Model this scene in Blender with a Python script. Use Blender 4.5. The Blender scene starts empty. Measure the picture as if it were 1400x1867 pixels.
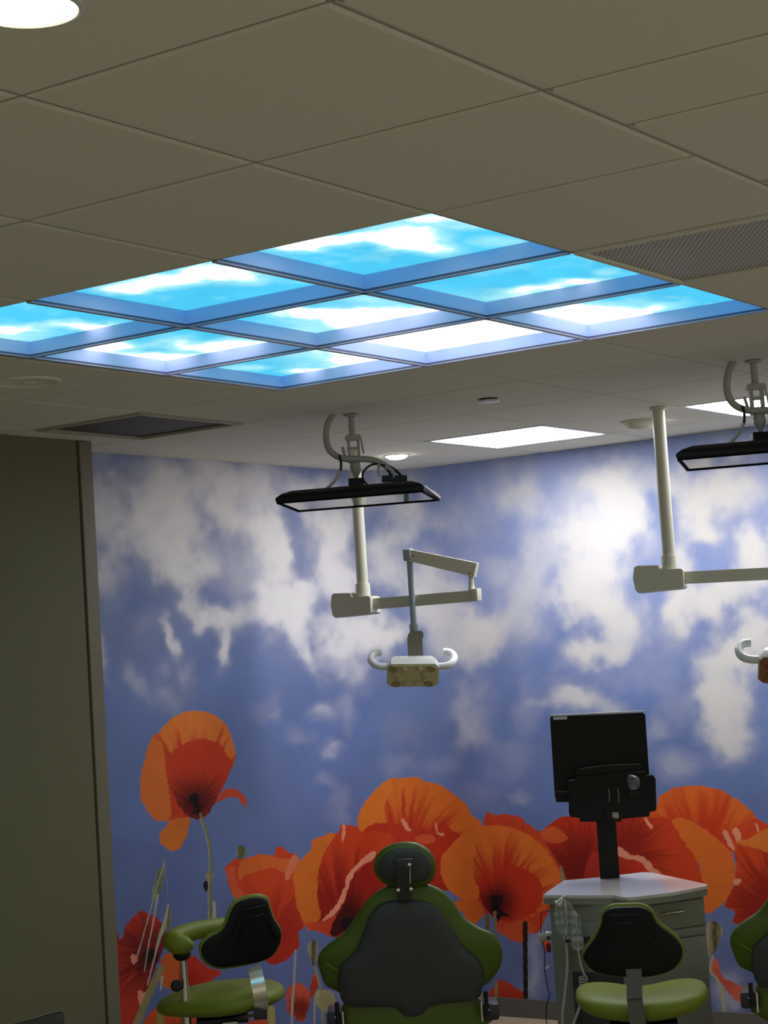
import bpy, bmesh, math, random
import numpy as np
from mathutils import Vector, Matrix

# ------------------------------------------------------------------ scene / calibration
SC = bpy.context.scene
COL = SC.collection
W, H = 1400, 1867
U = 0.61                      # one ceiling tile, metres
ZC = 4.62                     # ceiling height in tiles
FPX = 3405.798
YAW, PIT, ROL = 0.5996398, 0.0722386, -0.0627359
CAM = np.array([-5.5193205, -3.4872189, -1.5168597])      # in tiles, ceiling z = 0


def _rot():
    cy, sy, cp, sp = math.cos(YAW), math.sin(YAW), math.cos(PIT), math.sin(PIT)
    f = np.array([cy * cp, sy * cp, sp]); r = np.array([sy, -cy, 0.0]); u = np.cross(r, f)
    cr, sr = math.cos(ROL), math.sin(ROL)
    return cr * r + sr * u, -sr * r + cr * u, f


RX, UP, FW = _rot()


def ray(x, y):
    return FW + (x - W / 2) / FPX * RX + (H / 2 - y) / FPX * UP


def M(p):                     # tiles -> metres, floor at z = 0
    return Vector((p[0] * U, p[1] * U, (p[2] + ZC) * U))


def on_z(x, y, z=0.0):        # survey point on the level z (tiles)
    d = ray(x, y); return CAM + (z - CAM[2]) / d[2] * d


def at_k(x, y, k):
    return CAM + ray(x, y) * k


def proj_arr(P):              # tiles (N,3) -> survey drawing coordinates
    d = P - CAM; k = d @ FW
    return np.stack([W / 2 + FPX * (d @ RX) / k, H / 2 - FPX * (d @ UP) / k], 1)


# ------------------------------------------------------------------ materials
def lin(c):
    return tuple((v / 255 / 12.92) if v / 255 <= 0.04045 else ((v / 255 + 0.055) / 1.055) ** 2.4 for v in c)


def mat(name, rgb, rough=0.5, metal=0.0, noise=0.0, scale=20.0, bump=0.0, spec=0.5, coat=0.0, alpha=1.0, trans=0.0):
    m = bpy.data.materials.new(name); m.use_nodes = True
    nt = m.node_tree; b = nt.nodes['Principled BSDF']
    c = lin(rgb)
    b.inputs['Base Color'].default_value = (*c, 1)
    b.inputs['Roughness'].default_value = rough
    b.inputs['Metallic'].default_value = metal
    b.inputs['Specular IOR Level'].default_value = spec
    b.inputs['Coat Weight'].default_value = coat
    b.inputs['Alpha'].default_value = alpha
    b.inputs['Transmission Weight'].default_value = trans
    tc = nt.nodes.new('ShaderNodeTexCoord')
    n = nt.nodes.new('ShaderNodeTexNoise'); n.inputs['Scale'].default_value = scale
    n.inputs['Detail'].default_value = 4
    nt.links.new(tc.outputs['Object'], n.inputs['Vector'])
    if noise > 0:
        mx = nt.nodes.new('ShaderNodeMix'); mx.data_type = 'RGBA'
        mx.inputs['A'].default_value = (*[v * (1 - noise) for v in c], 1)
        mx.inputs['B'].default_value = (*[min(1, v * (1 + noise)) for v in c], 1)
        nt.links.new(n.outputs['Fac'], mx.inputs['Factor'])
        nt.links.new(mx.outputs['Result'], b.inputs['Base Color'])
    if bump > 0:
        bp = nt.nodes.new('ShaderNodeBump'); bp.inputs['Strength'].default_value = bump
        bp.inputs['Distance'].default_value = 0.002
        nt.links.new(n.outputs['Fac'], bp.inputs['Height']); nt.links.new(bp.outputs['Normal'], b.inputs['Normal'])
    return m


def emis(name, rgb, strength):
    m = bpy.data.materials.new(name); m.use_nodes = True
    nt = m.node_tree; nt.nodes.clear()
    o = nt.nodes.new('ShaderNodeOutputMaterial'); e = nt.nodes.new('ShaderNodeEmission')
    e.inputs['Color'].default_value = (*lin(rgb), 1); e.inputs['Strength'].default_value = strength
    nt.links.new(e.outputs[0], o.inputs[0]); return m


def attr_mat(name, rough=0.6, emit=0.0, grain=0.05):
    m = bpy.data.materials.new(name); m.use_nodes = True
    nt = m.node_tree; b = nt.nodes['Principled BSDF']
    a = nt.nodes.new('ShaderNodeAttribute'); a.attribute_name = 'paint'
    if emit:
        nt.nodes.remove(b)
        e = nt.nodes.new('ShaderNodeEmission'); e.inputs['Strength'].default_value = emit
        nt.links.new(a.outputs['Color'], e.inputs['Color'])
        nt.links.new(e.outputs[0], nt.nodes['Material Output'].inputs[0]); return m
    tc = nt.nodes.new('ShaderNodeTexCoord')
    n = nt.nodes.new('ShaderNodeTexNoise'); n.inputs['Scale'].default_value = 90; n.inputs['Detail'].default_value = 3
    nt.links.new(tc.outputs['Object'], n.inputs['Vector'])
    mr = nt.nodes.new('ShaderNodeMapRange'); mr.inputs['To Min'].default_value = 1 - grain; mr.inputs['To Max'].default_value = 1 + grain
    nt.links.new(n.outputs['Fac'], mr.inputs['Value'])
    vm = nt.nodes.new('ShaderNodeVectorMath'); vm.operation = 'SCALE'
    nt.links.new(a.outputs['Color'], vm.inputs[0]); nt.links.new(mr.outputs[0], vm.inputs['Scale'])
    nt.links.new(vm.outputs[0], b.inputs['Base Color'])
    b.inputs['Roughness'].default_value = rough; b.inputs['Specular IOR Level'].default_value = 0.25
    return m


MT = dict(
    ceiling=mat('ceiling_tile', (234, 234, 220), 0.9, noise=0.05, scale=60, bump=0.15, spec=0.1),
    tbar=mat('ceiling_bar', (168, 165, 152), 0.5, noise=0.03),
    plenum=mat('plenum_dark', (60, 58, 52), 0.9),
    partition=mat('partition_paint', (113, 111, 84), 0.6, noise=0.04, scale=8, spec=0.2),
    partition_trim=mat('partition_trim', (120, 114, 90), 0.5, noise=0.03),
    gap=mat('seam_dark', (30, 27, 15), 0.8),
    floor=mat('floor_plank', (178, 160, 132), 0.35, noise=0.12, scale=3),
    base=mat('baseboard_rubber', (92, 90, 84), 0.6, noise=0.03),
    white=mat('white_enamel', (222, 226, 224), 0.3, noise=0.02, coat=0.2),
    beige=mat('beige_enamel', (206, 205, 187), 0.35, noise=0.02, coat=0.1),
    rod=mat('grey_blue_rod', (150, 162, 168), 0.35, noise=0.02),
    lens_face=mat('lamp_face_beige', (196, 196, 142), 0.3, noise=0.04),
    lens_amber=mat('lamp_face_amber', (150, 92, 58), 0.3, noise=0.04),
    lens=mat('lamp_lens', (196, 188, 140), 0.2, noise=0.04, coat=0.5),
    lens_dark=mat('lamp_lens_dark', (150, 142, 94), 0.2, noise=0.04),
    knuckle=mat('lamp_knuckle', (128, 124, 108), 0.45, noise=0.03),
    black=mat('black_plastic', (11, 11, 12), 0.5, noise=0.08, spec=0.3),
    blacks=mat('black_satin', (14, 14, 15), 0.4, noise=0.08, spec=0.35),
    bezel=mat('bezel_black', (8, 8, 9), 0.8, noise=0.03, spec=0.08),
    rubber=mat('black_rubber', (15, 15, 15), 0.6, noise=0.05),
    screen=mat('dark_glass', (8, 9, 11), 0.05, spec=0.5),
    chrome=mat('chrome', (232, 228, 214), 0.2, metal=1.0, noise=0.02),
    steel=mat('dull_steel', (160, 158, 150), 0.3, metal=1.0, noise=0.05),
    green=mat('green_vinyl', (124, 136, 40), 0.5, noise=0.05, scale=12, bump=0.05, spec=0.3),
    greend=mat('green_vinyl_deep', (80, 98, 18), 0.45, noise=0.05, scale=12, bump=0.05),
    shell=mat('charcoal_shell', (60, 62, 63), 0.5, noise=0.05, scale=120, bump=0.1),
    dark=mat('dark_plastic', (44, 45, 47), 0.4, noise=0.05),
    stoolblack=mat('stool_black', (9, 9, 9), 0.55, spec=0.25, noise=0.05),
    bracket=mat('bracket_grey', (92, 93, 88), 0.4, noise=0.05),
    cab=mat('cabinet_grey', (142, 142, 130), 0.5, noise=0.03),
    cabd=mat('cabinet_recess', (62, 64, 62), 0.6, noise=0.03),
    ctop=mat('worktop_white', (220, 212, 208), 0.13, noise=0.02, coat=0.2),
    conduit=mat('conduit_grey', (172, 172, 166), 0.5, noise=0.04),
    hose=mat('hose_grey', (196, 194, 184), 0.4, noise=0.03),
    sticker=mat('sticker_white', (205, 205, 205), 0.6, noise=0.02),
    vent=mat('vent_grey', (70, 70, 62), 0.6, noise=0.06, scale=120),
    ventframe=mat('vent_frame', (176, 172, 154), 0.5, noise=0.03),
    mouse=mat('mouse_grey', (92, 96, 100), 0.35, noise=0.05),
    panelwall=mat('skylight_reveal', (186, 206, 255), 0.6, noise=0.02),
    led=emis('armrest_led', (150, 200, 255), 2.0),
    troffer=emis('troffer_light', (249, 250, 255), 19.5),
    spot=emis('downlight_lens', (255, 244, 220), 30.0),
    spotnear=emis('downlight_lens_near', (255, 240, 210), 10.0),
    stick=mat('stick_white', (245, 245, 238), 0.4, noise=0.02),
    red=mat('red_cord', (150, 30, 22), 0.5, noise=0.04),
)
_g = bpy.data.materials.new('clear_sleeve'); _g.use_nodes = True
_b = _g.node_tree.nodes['Principled BSDF']
_b.inputs['Base Color'].default_value = (0.75, 0.77, 0.75, 1); _b.inputs['Roughness'].default_value = 0.12
_b.inputs['Alpha'].default_value = 0.2; _b.inputs['Specular IOR Level'].default_value = 0.8
_n = _g.node_tree.nodes.new('ShaderNodeTexNoise'); _n.inputs['Scale'].default_value = 30
_bp = _g.node_tree.nodes.new('ShaderNodeBump'); _bp.inputs['Strength'].default_value = 0.6; _bp.inputs['Distance'].default_value = 0.01
_g.node_tree.links.new(_n.outputs['Fac'], _bp.inputs['Height']); _g.node_tree.links.new(_bp.outputs['Normal'], _b.inputs['Normal'])
MT['clear'] = _g


# perforated grille material (fine stripes)
def grille_mat():
    m = mat('perforated_metal', (150, 147, 134), 0.5)
    nt = m.node_tree; b = nt.nodes['Principled BSDF']
    tc = nt.nodes.new('ShaderNodeTexCoord'); mp = nt.nodes.new('ShaderNodeMapping')
    mp.inputs['Rotation'].default_value = (0, 0, math.radians(56))
    wv = nt.nodes.new('ShaderNodeTexWave'); wv.inputs['Scale'].default_value = 27; wv.bands_direction = 'X'
    nt.links.new(tc.outputs['Object'], mp.inputs['Vector']); nt.links.new(mp.outputs[0], wv.inputs['Vector'])
    cr = nt.nodes.new('ShaderNodeValToRGB')
    cr.color_ramp.elements[0].color = (*lin((140, 137, 126)), 1); cr.color_ramp.elements[1].color = (*lin((214, 210, 200)), 1)
    nt.links.new(wv.outputs['Fac'], cr.inputs[0]); nt.links.new(cr.outputs[0], b.inputs['Base Color'])
    return m


MT['grille'] = grille_mat()


# ------------------------------------------------------------------ object helpers
def empty(name, loc=(0, 0, 0), rz=0.0, label=None, cat=None, group=None):
    o = bpy.data.objects.new(name, None); COL.objects.link(o)
    o.location = loc; o.rotation_euler = (0, 0, rz); o.empty_display_size = 0.05
    tag(o, label, cat, group); return o


def tag(o, label=None, cat=None, group=None, kind=None):
    if label: o['label'] = label
    if cat: o['category'] = cat
    if group: o['group'] = group
    if kind: o['kind'] = kind
    return o


def obj(name, bm, m, parent=None, smooth=True, bevel=0.0, label=None, seg=2):
    if bevel > 0:
        eds = [e for e in bm.edges if len(e.link_faces) == 2 and e.calc_face_angle(0) > 0.5]
        if eds:
            bmesh.ops.bevel(bm, geom=eds, offset=bevel, segments=seg, profile=0.6, affect='EDGES', clamp_overlap=True)
    bmesh.ops.recalc_face_normals(bm, faces=bm.faces[:])
    me = bpy.data.meshes.new(name); bm.to_mesh(me); bm.free()
    ms = m if isinstance(m, (list, tuple)) else [m]
    for x in ms: me.materials.append(x)
    if smooth:
        for p in me.polygons: p.use_smooth = True
        try:
            me.set_sharp_from_angle(angle=math.radians(38))
        except Exception:
            pass
    o = bpy.data.objects.new(name, me); COL.objects.link(o)
    if parent: o.parent = parent
    if label: o['label'] = label
    return o


def BM(): return bmesh.new()


def box(bm, c, s, rot=None):
    r = bmesh.ops.create_cube(bm, size=1.0)
    mt = Matrix.Translation(Vector(c)) @ (rot.to_4x4() if rot is not None else Matrix.Identity(4)) @ Matrix.Diagonal((*s, 1))
    bmesh.ops.transform(bm, matrix=mt, verts=r['verts']); return r['verts']


def bar(bm, a, b, w, h, up=(0, 0, 1), w2=None, h2=None):
    """rectangular bar from a to b; section w (sideways) x h (along up), optional taper"""
    a, b = Vector(a), Vector(b); d = (b - a).normalized(); upv = Vector(up)
    s = d.cross(upv)
    if s.length < 1e-4: s = d.cross(Vector((1, 0, 0)))
    s.normalize(); t = s.cross(d).normalized()
    w2 = w if w2 is None else w2; h2 = h if h2 is None else h2
    vs = []
    for p, ww, hh in ((a, w, h), (b, w2, h2)):
        for i, j in ((-1, -1), (1, -1), (1, 1), (-1, 1)):
            vs.append(bm.verts.new(p + s * ww / 2 * i + t * hh / 2 * j))
    q = [(0, 1, 2, 3), (7, 6, 5, 4), (0, 4, 5, 1), (1, 5, 6, 2), (2, 6, 7, 3), (3, 7, 4, 0)]
    for f in q: bm.faces.new([vs[i] for i in f])


def crsm(pts, n=6, closed=False):
    P = [Vector(p) for p in pts]; out = []; N = len(P)
    rng = range(N if closed else N - 1)
    for i in rng:
        if closed:
            p0, p1, p2, p3 = P[i - 1], P[i], P[(i + 1) % N], P[(i + 2) % N]
        else:
            p0, p1, p2, p3 = P[max(i - 1, 0)], P[i], P[i + 1], P[min(i + 2, N - 1)]
        for k in range(n):
            t = k / n
            out.append(0.5 * ((2 * p1) + (p2 - p0) * t + (2 * p0 - 5 * p1 + 4 * p2 - p3) * t * t + (3 * p1 - p0 - 3 * p2 + p3) * t ** 3))
    if not closed: out.append(P[-1])
    return out


def tube(bm, pts, r, n=12, smooth=0, caps=True, ribs=0.0):
    P = crsm(pts, smooth) if smooth else [Vector(p) for p in pts]
    rr = r if callable(r) else (lambda t: r)
    rings = []; prev = None
    for i, p in enumerate(P):
        d = (P[min(i + 1, len(P) - 1)] - P[max(i - 1, 0)]).normalized()
        if prev is None:
            ref = Vector((0, 0, 1)) if abs(d.z) < 0.9 else Vector((1, 0, 0))
            s = d.cross(ref).normalized()
        else:
            s = (prev - d * prev.dot(d)).normalized()
        prev = s; t = d.cross(s)
        q = rr(i / max(1, len(P) - 1)) * (1 + (ribs if i % 2 else 0))
        rings.append([bm.verts.new(p + (s * math.cos(a) + t * math.sin(a)) * q) for a in [2 * math.pi * k / n for k in range(n)]])
    for a, b in zip(rings, rings[1:]):
        for k in range(n): bm.faces.new((a[k], a[(k + 1) % n], b[(k + 1) % n], b[k]))
    if caps:
        bm.faces.new(rings[0][::-1]); bm.faces.new(rings[-1])


def lathe(bm, prof, c=(0, 0, 0), n=28, rot=None):
    """prof list of (r, z)"""
    mt = Matrix.Translation(Vector(c)) @ (rot.to_4x4() if rot is not None else Matrix.Identity(4))
    rings = []
    for r, z in prof:
        if r < 1e-6: rings.append([bm.verts.new(mt @ Vector((0, 0, z)))])
        else: rings.append([bm.verts.new(mt @ Vector((r * math.cos(2 * math.pi * k / n), r * math.sin(2 * math.pi * k / n), z))) for k in range(n)])
    for a, b in zip(rings, rings[1:]):
        for k in range(n):
            k2 = (k + 1) % n
            if len(a) == 1 and len(b) == 1: continue
            if len(a) == 1: bm.faces.new((a[0], b[k], b[k2]))
            elif len(b) == 1: bm.faces.new((a[k], a[k2], b[0]))
            else: bm.faces.new((a[k], a[k2], b[k2], b[k]))
    if len(rings[0]) > 1: bm.faces.new(rings[0][::-1])
    if len(rings[-1]) > 1: bm.faces.new(rings[-1])


def prism(bm, poly, z0, z1, frame=None):
    """polygon (x,y) extruded z0..z1; frame maps (x,y,z)->Vector"""
    f = frame or (lambda x, y, z: Vector((x, y, z)))
    a = [bm.verts.new(f(x, y, z0)) for x, y in poly]; b = [bm.verts.new(f(x, y, z1)) for x, y in poly]
    n = len(poly)
    bm.faces.new(a[::-1]); bm.faces.new(b)
    for i in range(n): bm.faces.new((a[i], a[(i + 1) % n], b[(i + 1) % n], b[i]))


def pad(bm, poly, t0, t1, frame, p=2.6, rings=9, n=72, centre=None, warp=None):
    """soft cushion: outline (a,b) inflated by t1 on + side and t0 on - side. frame(a,b,c)->Vector"""
    P = crsm([(x, y, 0) for x, y in poly], 8, True)
    # resample
    L = [0]
    for i in range(len(P)): L.append(L[-1] + (P[(i + 1) % len(P)] - P[i]).length)
    Q = []
    for k in range(n):
        s = L[-1] * k / n; i = 0
        while L[i + 1] < s: i += 1
        t = (s - L[i]) / max(1e-9, L[i + 1] - L[i]); Q.append(P[i].lerp(P[(i + 1) % len(P)], t))
    c = Vector((*centre, 0)) if centre else sum(Q, Vector()) / n
    w = warp or (lambda a, b: 0.0)

    def ring(s, sign, t):
        h = t * max(0.0, 1 - s ** p) ** (1 / p)
        out = []
        for q in Q:
            v = c + (q - c) * s
            out.append(bm.verts.new(frame(v.x, v.y, sign * h + w(v.x, v.y))))
        return out
    ss = [math.sin(math.pi / 2 * (k / rings)) for k in range(1, rings + 1)]
    top = [ring(s, 1, t1) for s in ss]; bot = [ring(s, -1, t0) for s in ss[:-1]] + [top[-1]]
    ct = bm.verts.new(frame(c.x, c.y, t1 + w(c.x, c.y))); cb = bm.verts.new(frame(c.x, c.y, -t0 + w(c.x, c.y)))
    for R, cc in ((top, ct), (bot, cb)):
        for k in range(n):
            k2 = (k + 1) % n
            bm.faces.new((cc, R[0][k], R[0][k2]))
            for a, b in zip(R, R[1:]): bm.faces.new((a[k], b[k], b[k2], a[k2]))


class Frame:
    """a local frame standing on the floor: x right, y away, z up; built where the thing stands"""
    def __init__(s, x, y, k, z=None):
        p = at_k(x, y, k); s.o = Vector((p[0] * U, p[1] * U, 0.0 if z is None else z))
        d = ray(x, y); s.az = math.atan2(d[1], d[0]); s.rz = s.az - math.pi / 2
        s.f = np.array([math.cos(s.az), math.sin(s.az), 0]); s.r = np.array([s.f[1], -s.f[0], 0])

    def xz(s, x, y, yl=0.0):           # survey drawing point -> local (x, z) on the plane local y = yl
        d = ray(x, y); o = np.array(s.o) / U; c = CAM + np.array([0, 0, ZC])
        t = (((o - c) @ s.f) + yl / U) / (d @ s.f)
        p = (c + t * d - o) * U
        return float(p @ s.r), float(p[2])

    def xy(s, x, y, z):                # survey drawing point -> local (x, y) at local height z
        p = on_z(x, y, (z + s.o.z) / U - ZC); q = (p * U - np.array([s.o.x, s.o.y, 0]))
        return float(q @ s.r), float(q @ s.f)

    def loc(s, v):                     # world metres -> local
        q = Vector(v) - s.o
        return Vector((q.dot(Vector(s.r)), q.dot(Vector(s.f)), q.z))


def copy_tree(o, parent=None):
    c = o.copy(); COL.objects.link(c); c.parent = parent
    for ch in list(o.children): copy_tree(ch, c)
    return c


# ------------------------------------------------------------------ camera
cd = bpy.data.cameras.new('camera'); cam = bpy.data.objects.new('camera', cd); COL.objects.link(cam)
cd.sensor_fit = 'HORIZONTAL'; cd.sensor_width = 36; cd.lens = FPX / W * 36; cd.clip_start = 0.02
Rm = Matrix((RX, UP, -FW)).transposed()
cam.matrix_world = Matrix.Translation(M(CAM)) @ Rm.to_4x4()
SC.camera = cam

# ------------------------------------------------------------------ paint helpers (numpy)
_rng = np.random.default_rng(7)
_TAB = _rng.random((256, 256))


def vnoise(x, y):
    xi = np.floor(x).astype(int); yi = np.floor(y).astype(int); fx = x - xi; fy = y - yi
    fx = fx * fx * (3 - 2 * fx); fy = fy * fy * (3 - 2 * fy)
    g = lambda a, b: _TAB[a % 256, b % 256]
    return (g(xi, yi) * (1 - fx) + g(xi + 1, yi) * fx) * (1 - fy) + (g(xi, yi + 1) * (1 - fx) + g(xi + 1, yi + 1) * fx) * fy


def fbm(x, y, o=4):
    s = 0; a = 0.5; t = 0
    for i in range(o):
        s = s + a * vnoise(x * 2 ** i + 17 * i, y * 2 ** i + 31 * i); t += a; a *= 0.5
    return s / t


def sstep(a, b, x):
    t = np.clip((x - a) / (b - a), 0, 1); return t * t * (3 - 2 * t)


def blobs(X, Y, L, wx, wy, soft=(1.25, 0.45), seed=0.0, fr=0.03, oc=4, rag=0.0):
    nx = (fbm(X * fr + seed, Y * fr + 3.1, oc) - 0.5) * 2 * wx; ny = (fbm(X * fr + 41.7 + seed, Y * fr + 9.2, oc) - 0.5) * 2 * wy
    x = X + nx; y = Y + ny
    dn = (fbm(X * fr * 1.3 + 71, Y * fr * 1.1 + 23 + seed, 4) - .5) * 1.1 * rag
    keep = np.ones_like(X)
    for (cx, cy, rx, ry, an, st) in L:
        a = math.radians(an); c, s = math.cos(a), math.sin(a)
        dx, dy = x - cx, y - cy
        d = np.hypot((dx * c + dy * s) / rx, (-dx * s + dy * c) / ry)
        keep *= 1 - st * sstep(soft[0], soft[1], d + dn)
    return 1 - keep


def inpoly(X, Y, poly):
    r = np.zeros(X.shape, bool); n = len(poly)
    j = n - 1
    for i in range(n):
        xi, yi = poly[i]; xj, yj = poly[j]
        if yi != yj:
            r ^= ((yi > Y) != (yj > Y)) & (X < (xj - xi) * (Y - yi) / (yj - yi) + xi)
        j = i
    return r


def sm2(poly, n=4):
    return [(v.x, v.y) for v in crsm([(x, y, 0) for x, y in poly], n, True)]


CL = [  # cloud puffs on the mural: x, y, rx, ry, tilt, strength
    (185, 930, 30, 90, 0, .65), (215, 990, 24, 40, 0, .45), (440, 910, 50, 60, 0, .5), (430, 1010, 50, 40, 0, .35), (540, 890, 40, 40, 0, .5), (300, 890, 75, 80, 0, .8), (295, 980, 55, 70, 0, .9), (330, 1050, 40, 60, -25, .85), (245, 960, 35, 50, 0, .7),
    (195, 1055, 34, 46, 0, .55), (355, 1095, 22, 34, -20, .6), (380, 860, 40, 50, 0, .5), (345, 960, 30, 50, 0, .6), (410, 930, 26, 46, 0, .85), (470, 865, 75, 45, 0, .6),
    (488, 975, 36, 62, -12, 1), (520, 1012, 20, 40, -15, .9), (505, 1100, 42, 70, 0, 1), (545, 1115, 32, 66, 0, .95), (556, 1190, 16, 42, -15, .8),
    (565, 1075, 24, 20, 0, .6), (374, 1036, 30, 34, 0, .5), (406, 1140, 38, 26, 0, .8), (415, 1185, 17, 38, 15, .85), (442, 1128, 26, 34, 20, .65),
    (370, 1130, 20, 28, 0, .7), (312, 1158, 13, 38, -18, .8), (265, 1135, 30, 30, 0, .35), (190, 1190, 15, 48, -10, .6), (246, 1236, 15, 34, -15, .5),
    (303, 1262, 46, 34, 0, .45), (340, 1228, 20, 30, 0, .45), (300, 1205, 16, 22, 0, .4), (440, 1060, 60, 40, 0, .35),
    (590, 900, 60, 40, 0, .55), (606, 985, 38, 75, 0, .95), (622, 1058, 45, 50, 0, .95), (565, 930, 18, 40, 0, .3), (650, 1150, 70, 42, 0, .9), (690, 1165, 60, 44, 0, .85), (598, 1200, 40, 44, 0, .55),
    (642, 1220, 32, 52, 0, .65), (750, 950, 46, 38, 20, .65), (839, 947, 40, 40, 0, .45), (957, 915, 48, 42, 0, .5), (700, 1025, 38, 70, 0, .75), (785, 1062, 70, 55, 0, .8),
    (803, 1125, 70, 44, 0, .85), (875, 1145, 52, 44, 0, .95), (840, 1185, 70, 42, 0, .85), (585, 1297, 24, 26, 0, .4), (632, 1298, 22, 44, 0, .45), (855, 1260, 36, 30, 0, .5), (857, 1310, 44, 44, 0, .6),
    (957, 1072, 55, 70, 0, .45), (946, 1143, 66, 54, 0, .5), (900, 1050, 30, 40, 0, .3),
    (1121, 905, 50, 66, 0, .95), (1114, 969, 70, 54, 0, 1), (1053, 969, 42, 42, 0, .85), (1078, 1037, 62, 62, 0, 1), (1053, 1083, 44, 56, 0, 1), (1100, 1112, 60, 44, 0, .98), (1128, 1140, 34, 28, 0, .8),
    (1164, 940, 26, 46, 0, .8), (1040, 905, 50, 50, 0, .35), (1075, 1192, 56, 28, -5, .95), (1125, 1182, 34, 26, 0, .85), (1045, 1278, 64, 28, 0, .9), (1020, 1240, 40, 20, 0, .35), (1110, 1300, 40, 30, 0, .6),
    (1310, 900, 66, 44, 0, .95), (1268, 940, 34, 44, 0, .98), (1287, 976, 32, 28, 0, .95), (1375, 1000, 42, 50, 0, 1), (1240, 1010, 26, 40, 0, .8), (1380, 1060, 44, 44, 0, .95), (1238, 1100, 32, 66, 10, .98), (1292, 1090, 54, 42, 0, .98),
    (1328, 1072, 44, 36, 0, .85), (1320, 1205, 60, 40, -15, .9), (1350, 1185, 54, 54, 0, .95), (1310, 1260, 52, 50, 0, .95), (1385, 1150, 44, 44, 0, .9), (1311, 1310, 40, 62, 0, .92), (1338, 1352, 48, 44, 0, .85),
    (1360, 1280, 30, 40, 0, .6), (1234, 1400, 44, 32, 0, .55), (1193, 1337, 26, 22, 0, .5), (1235, 1290, 40, 50, 0, .35), (970, 1040, 44, 54, 0, .35), (1157, 1158, 28, 30, 0, .5), (1175, 1120, 20, 30, 0, .4), (1200, 1225, 40, 40, 0, .25),
    (480, 1292, 26, 22, 0, .3), (504, 1304, 13, 13, 0, .35), (582, 1302, 20, 22, 0, .35), (542, 1344, 27, 18, 20, .4), (600, 1368, 20, 18, 0, .55), (588, 1424, 22, 15, 0, .42), (616, 1472, 24, 38, 0, .36),
    (724, 1396, 38, 24, 0, .35), (808, 1394, 34, 22, 0, .32), (866, 1350, 34, 34, 0, .4), (932, 1382, 44, 32, 0, .35), (950, 1450, 15, 15, 0, .45), (962, 1290, 22, 56, 0, .4), (880, 1450, 40, 30, 0, .25), (730, 1330, 50, 40, 0, .2),
    (980, 1730, 20, 60, 0, .5), (975, 1800, 20, 40, 0, .4), (1330, 1810, 30, 50, 0, .55), (640, 1810, 40, 40, 0, .3),
    (900, 900, 60, 40, 0, .3), (680, 900, 50, 40, 0, .3), (1180, 870, 60, 40, 0, .5), (1240, 880, 40, 40, 0, .6), (990, 1000, 40, 60, 0, .3), (1215, 1160, 40, 40, 0, .4), (1130, 1230, 60, 30, 0, .3), (1470, 1000, 60, 120, 0, .9), (1520, 1200, 70, 90, 0, .8), (1600, 950, 60, 140, 0, .8), (1700, 1150, 90, 120, 0, .8),
]


def Z(x0, y0, s, pts):         # traced points from an enlarged survey window
    return [(x0 + x / s, y0 + y / s) for x, y in pts]


ORA, YEL, RED, DRED, PINK = (228, 112, 40), (226, 132, 44), (206, 62, 26), (126, 26, 18), (236, 150, 120)
DK, STEM, STEML, BEI = (30, 12, 12), (120, 126, 88), (168, 168, 138), (150, 142, 100)


def A(x0, y0, s): return lambda *p: Z(x0, y0, s, p)


a1, a2, a3, a4, a5, a6 = A(180, 1260, 2.593), A(560, 1400, 2.8), A(960, 1270, 3.127), A(1150, 1240, 2.976), A(200, 1520, 5.379), A(400, 1600, 5.833)
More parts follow.
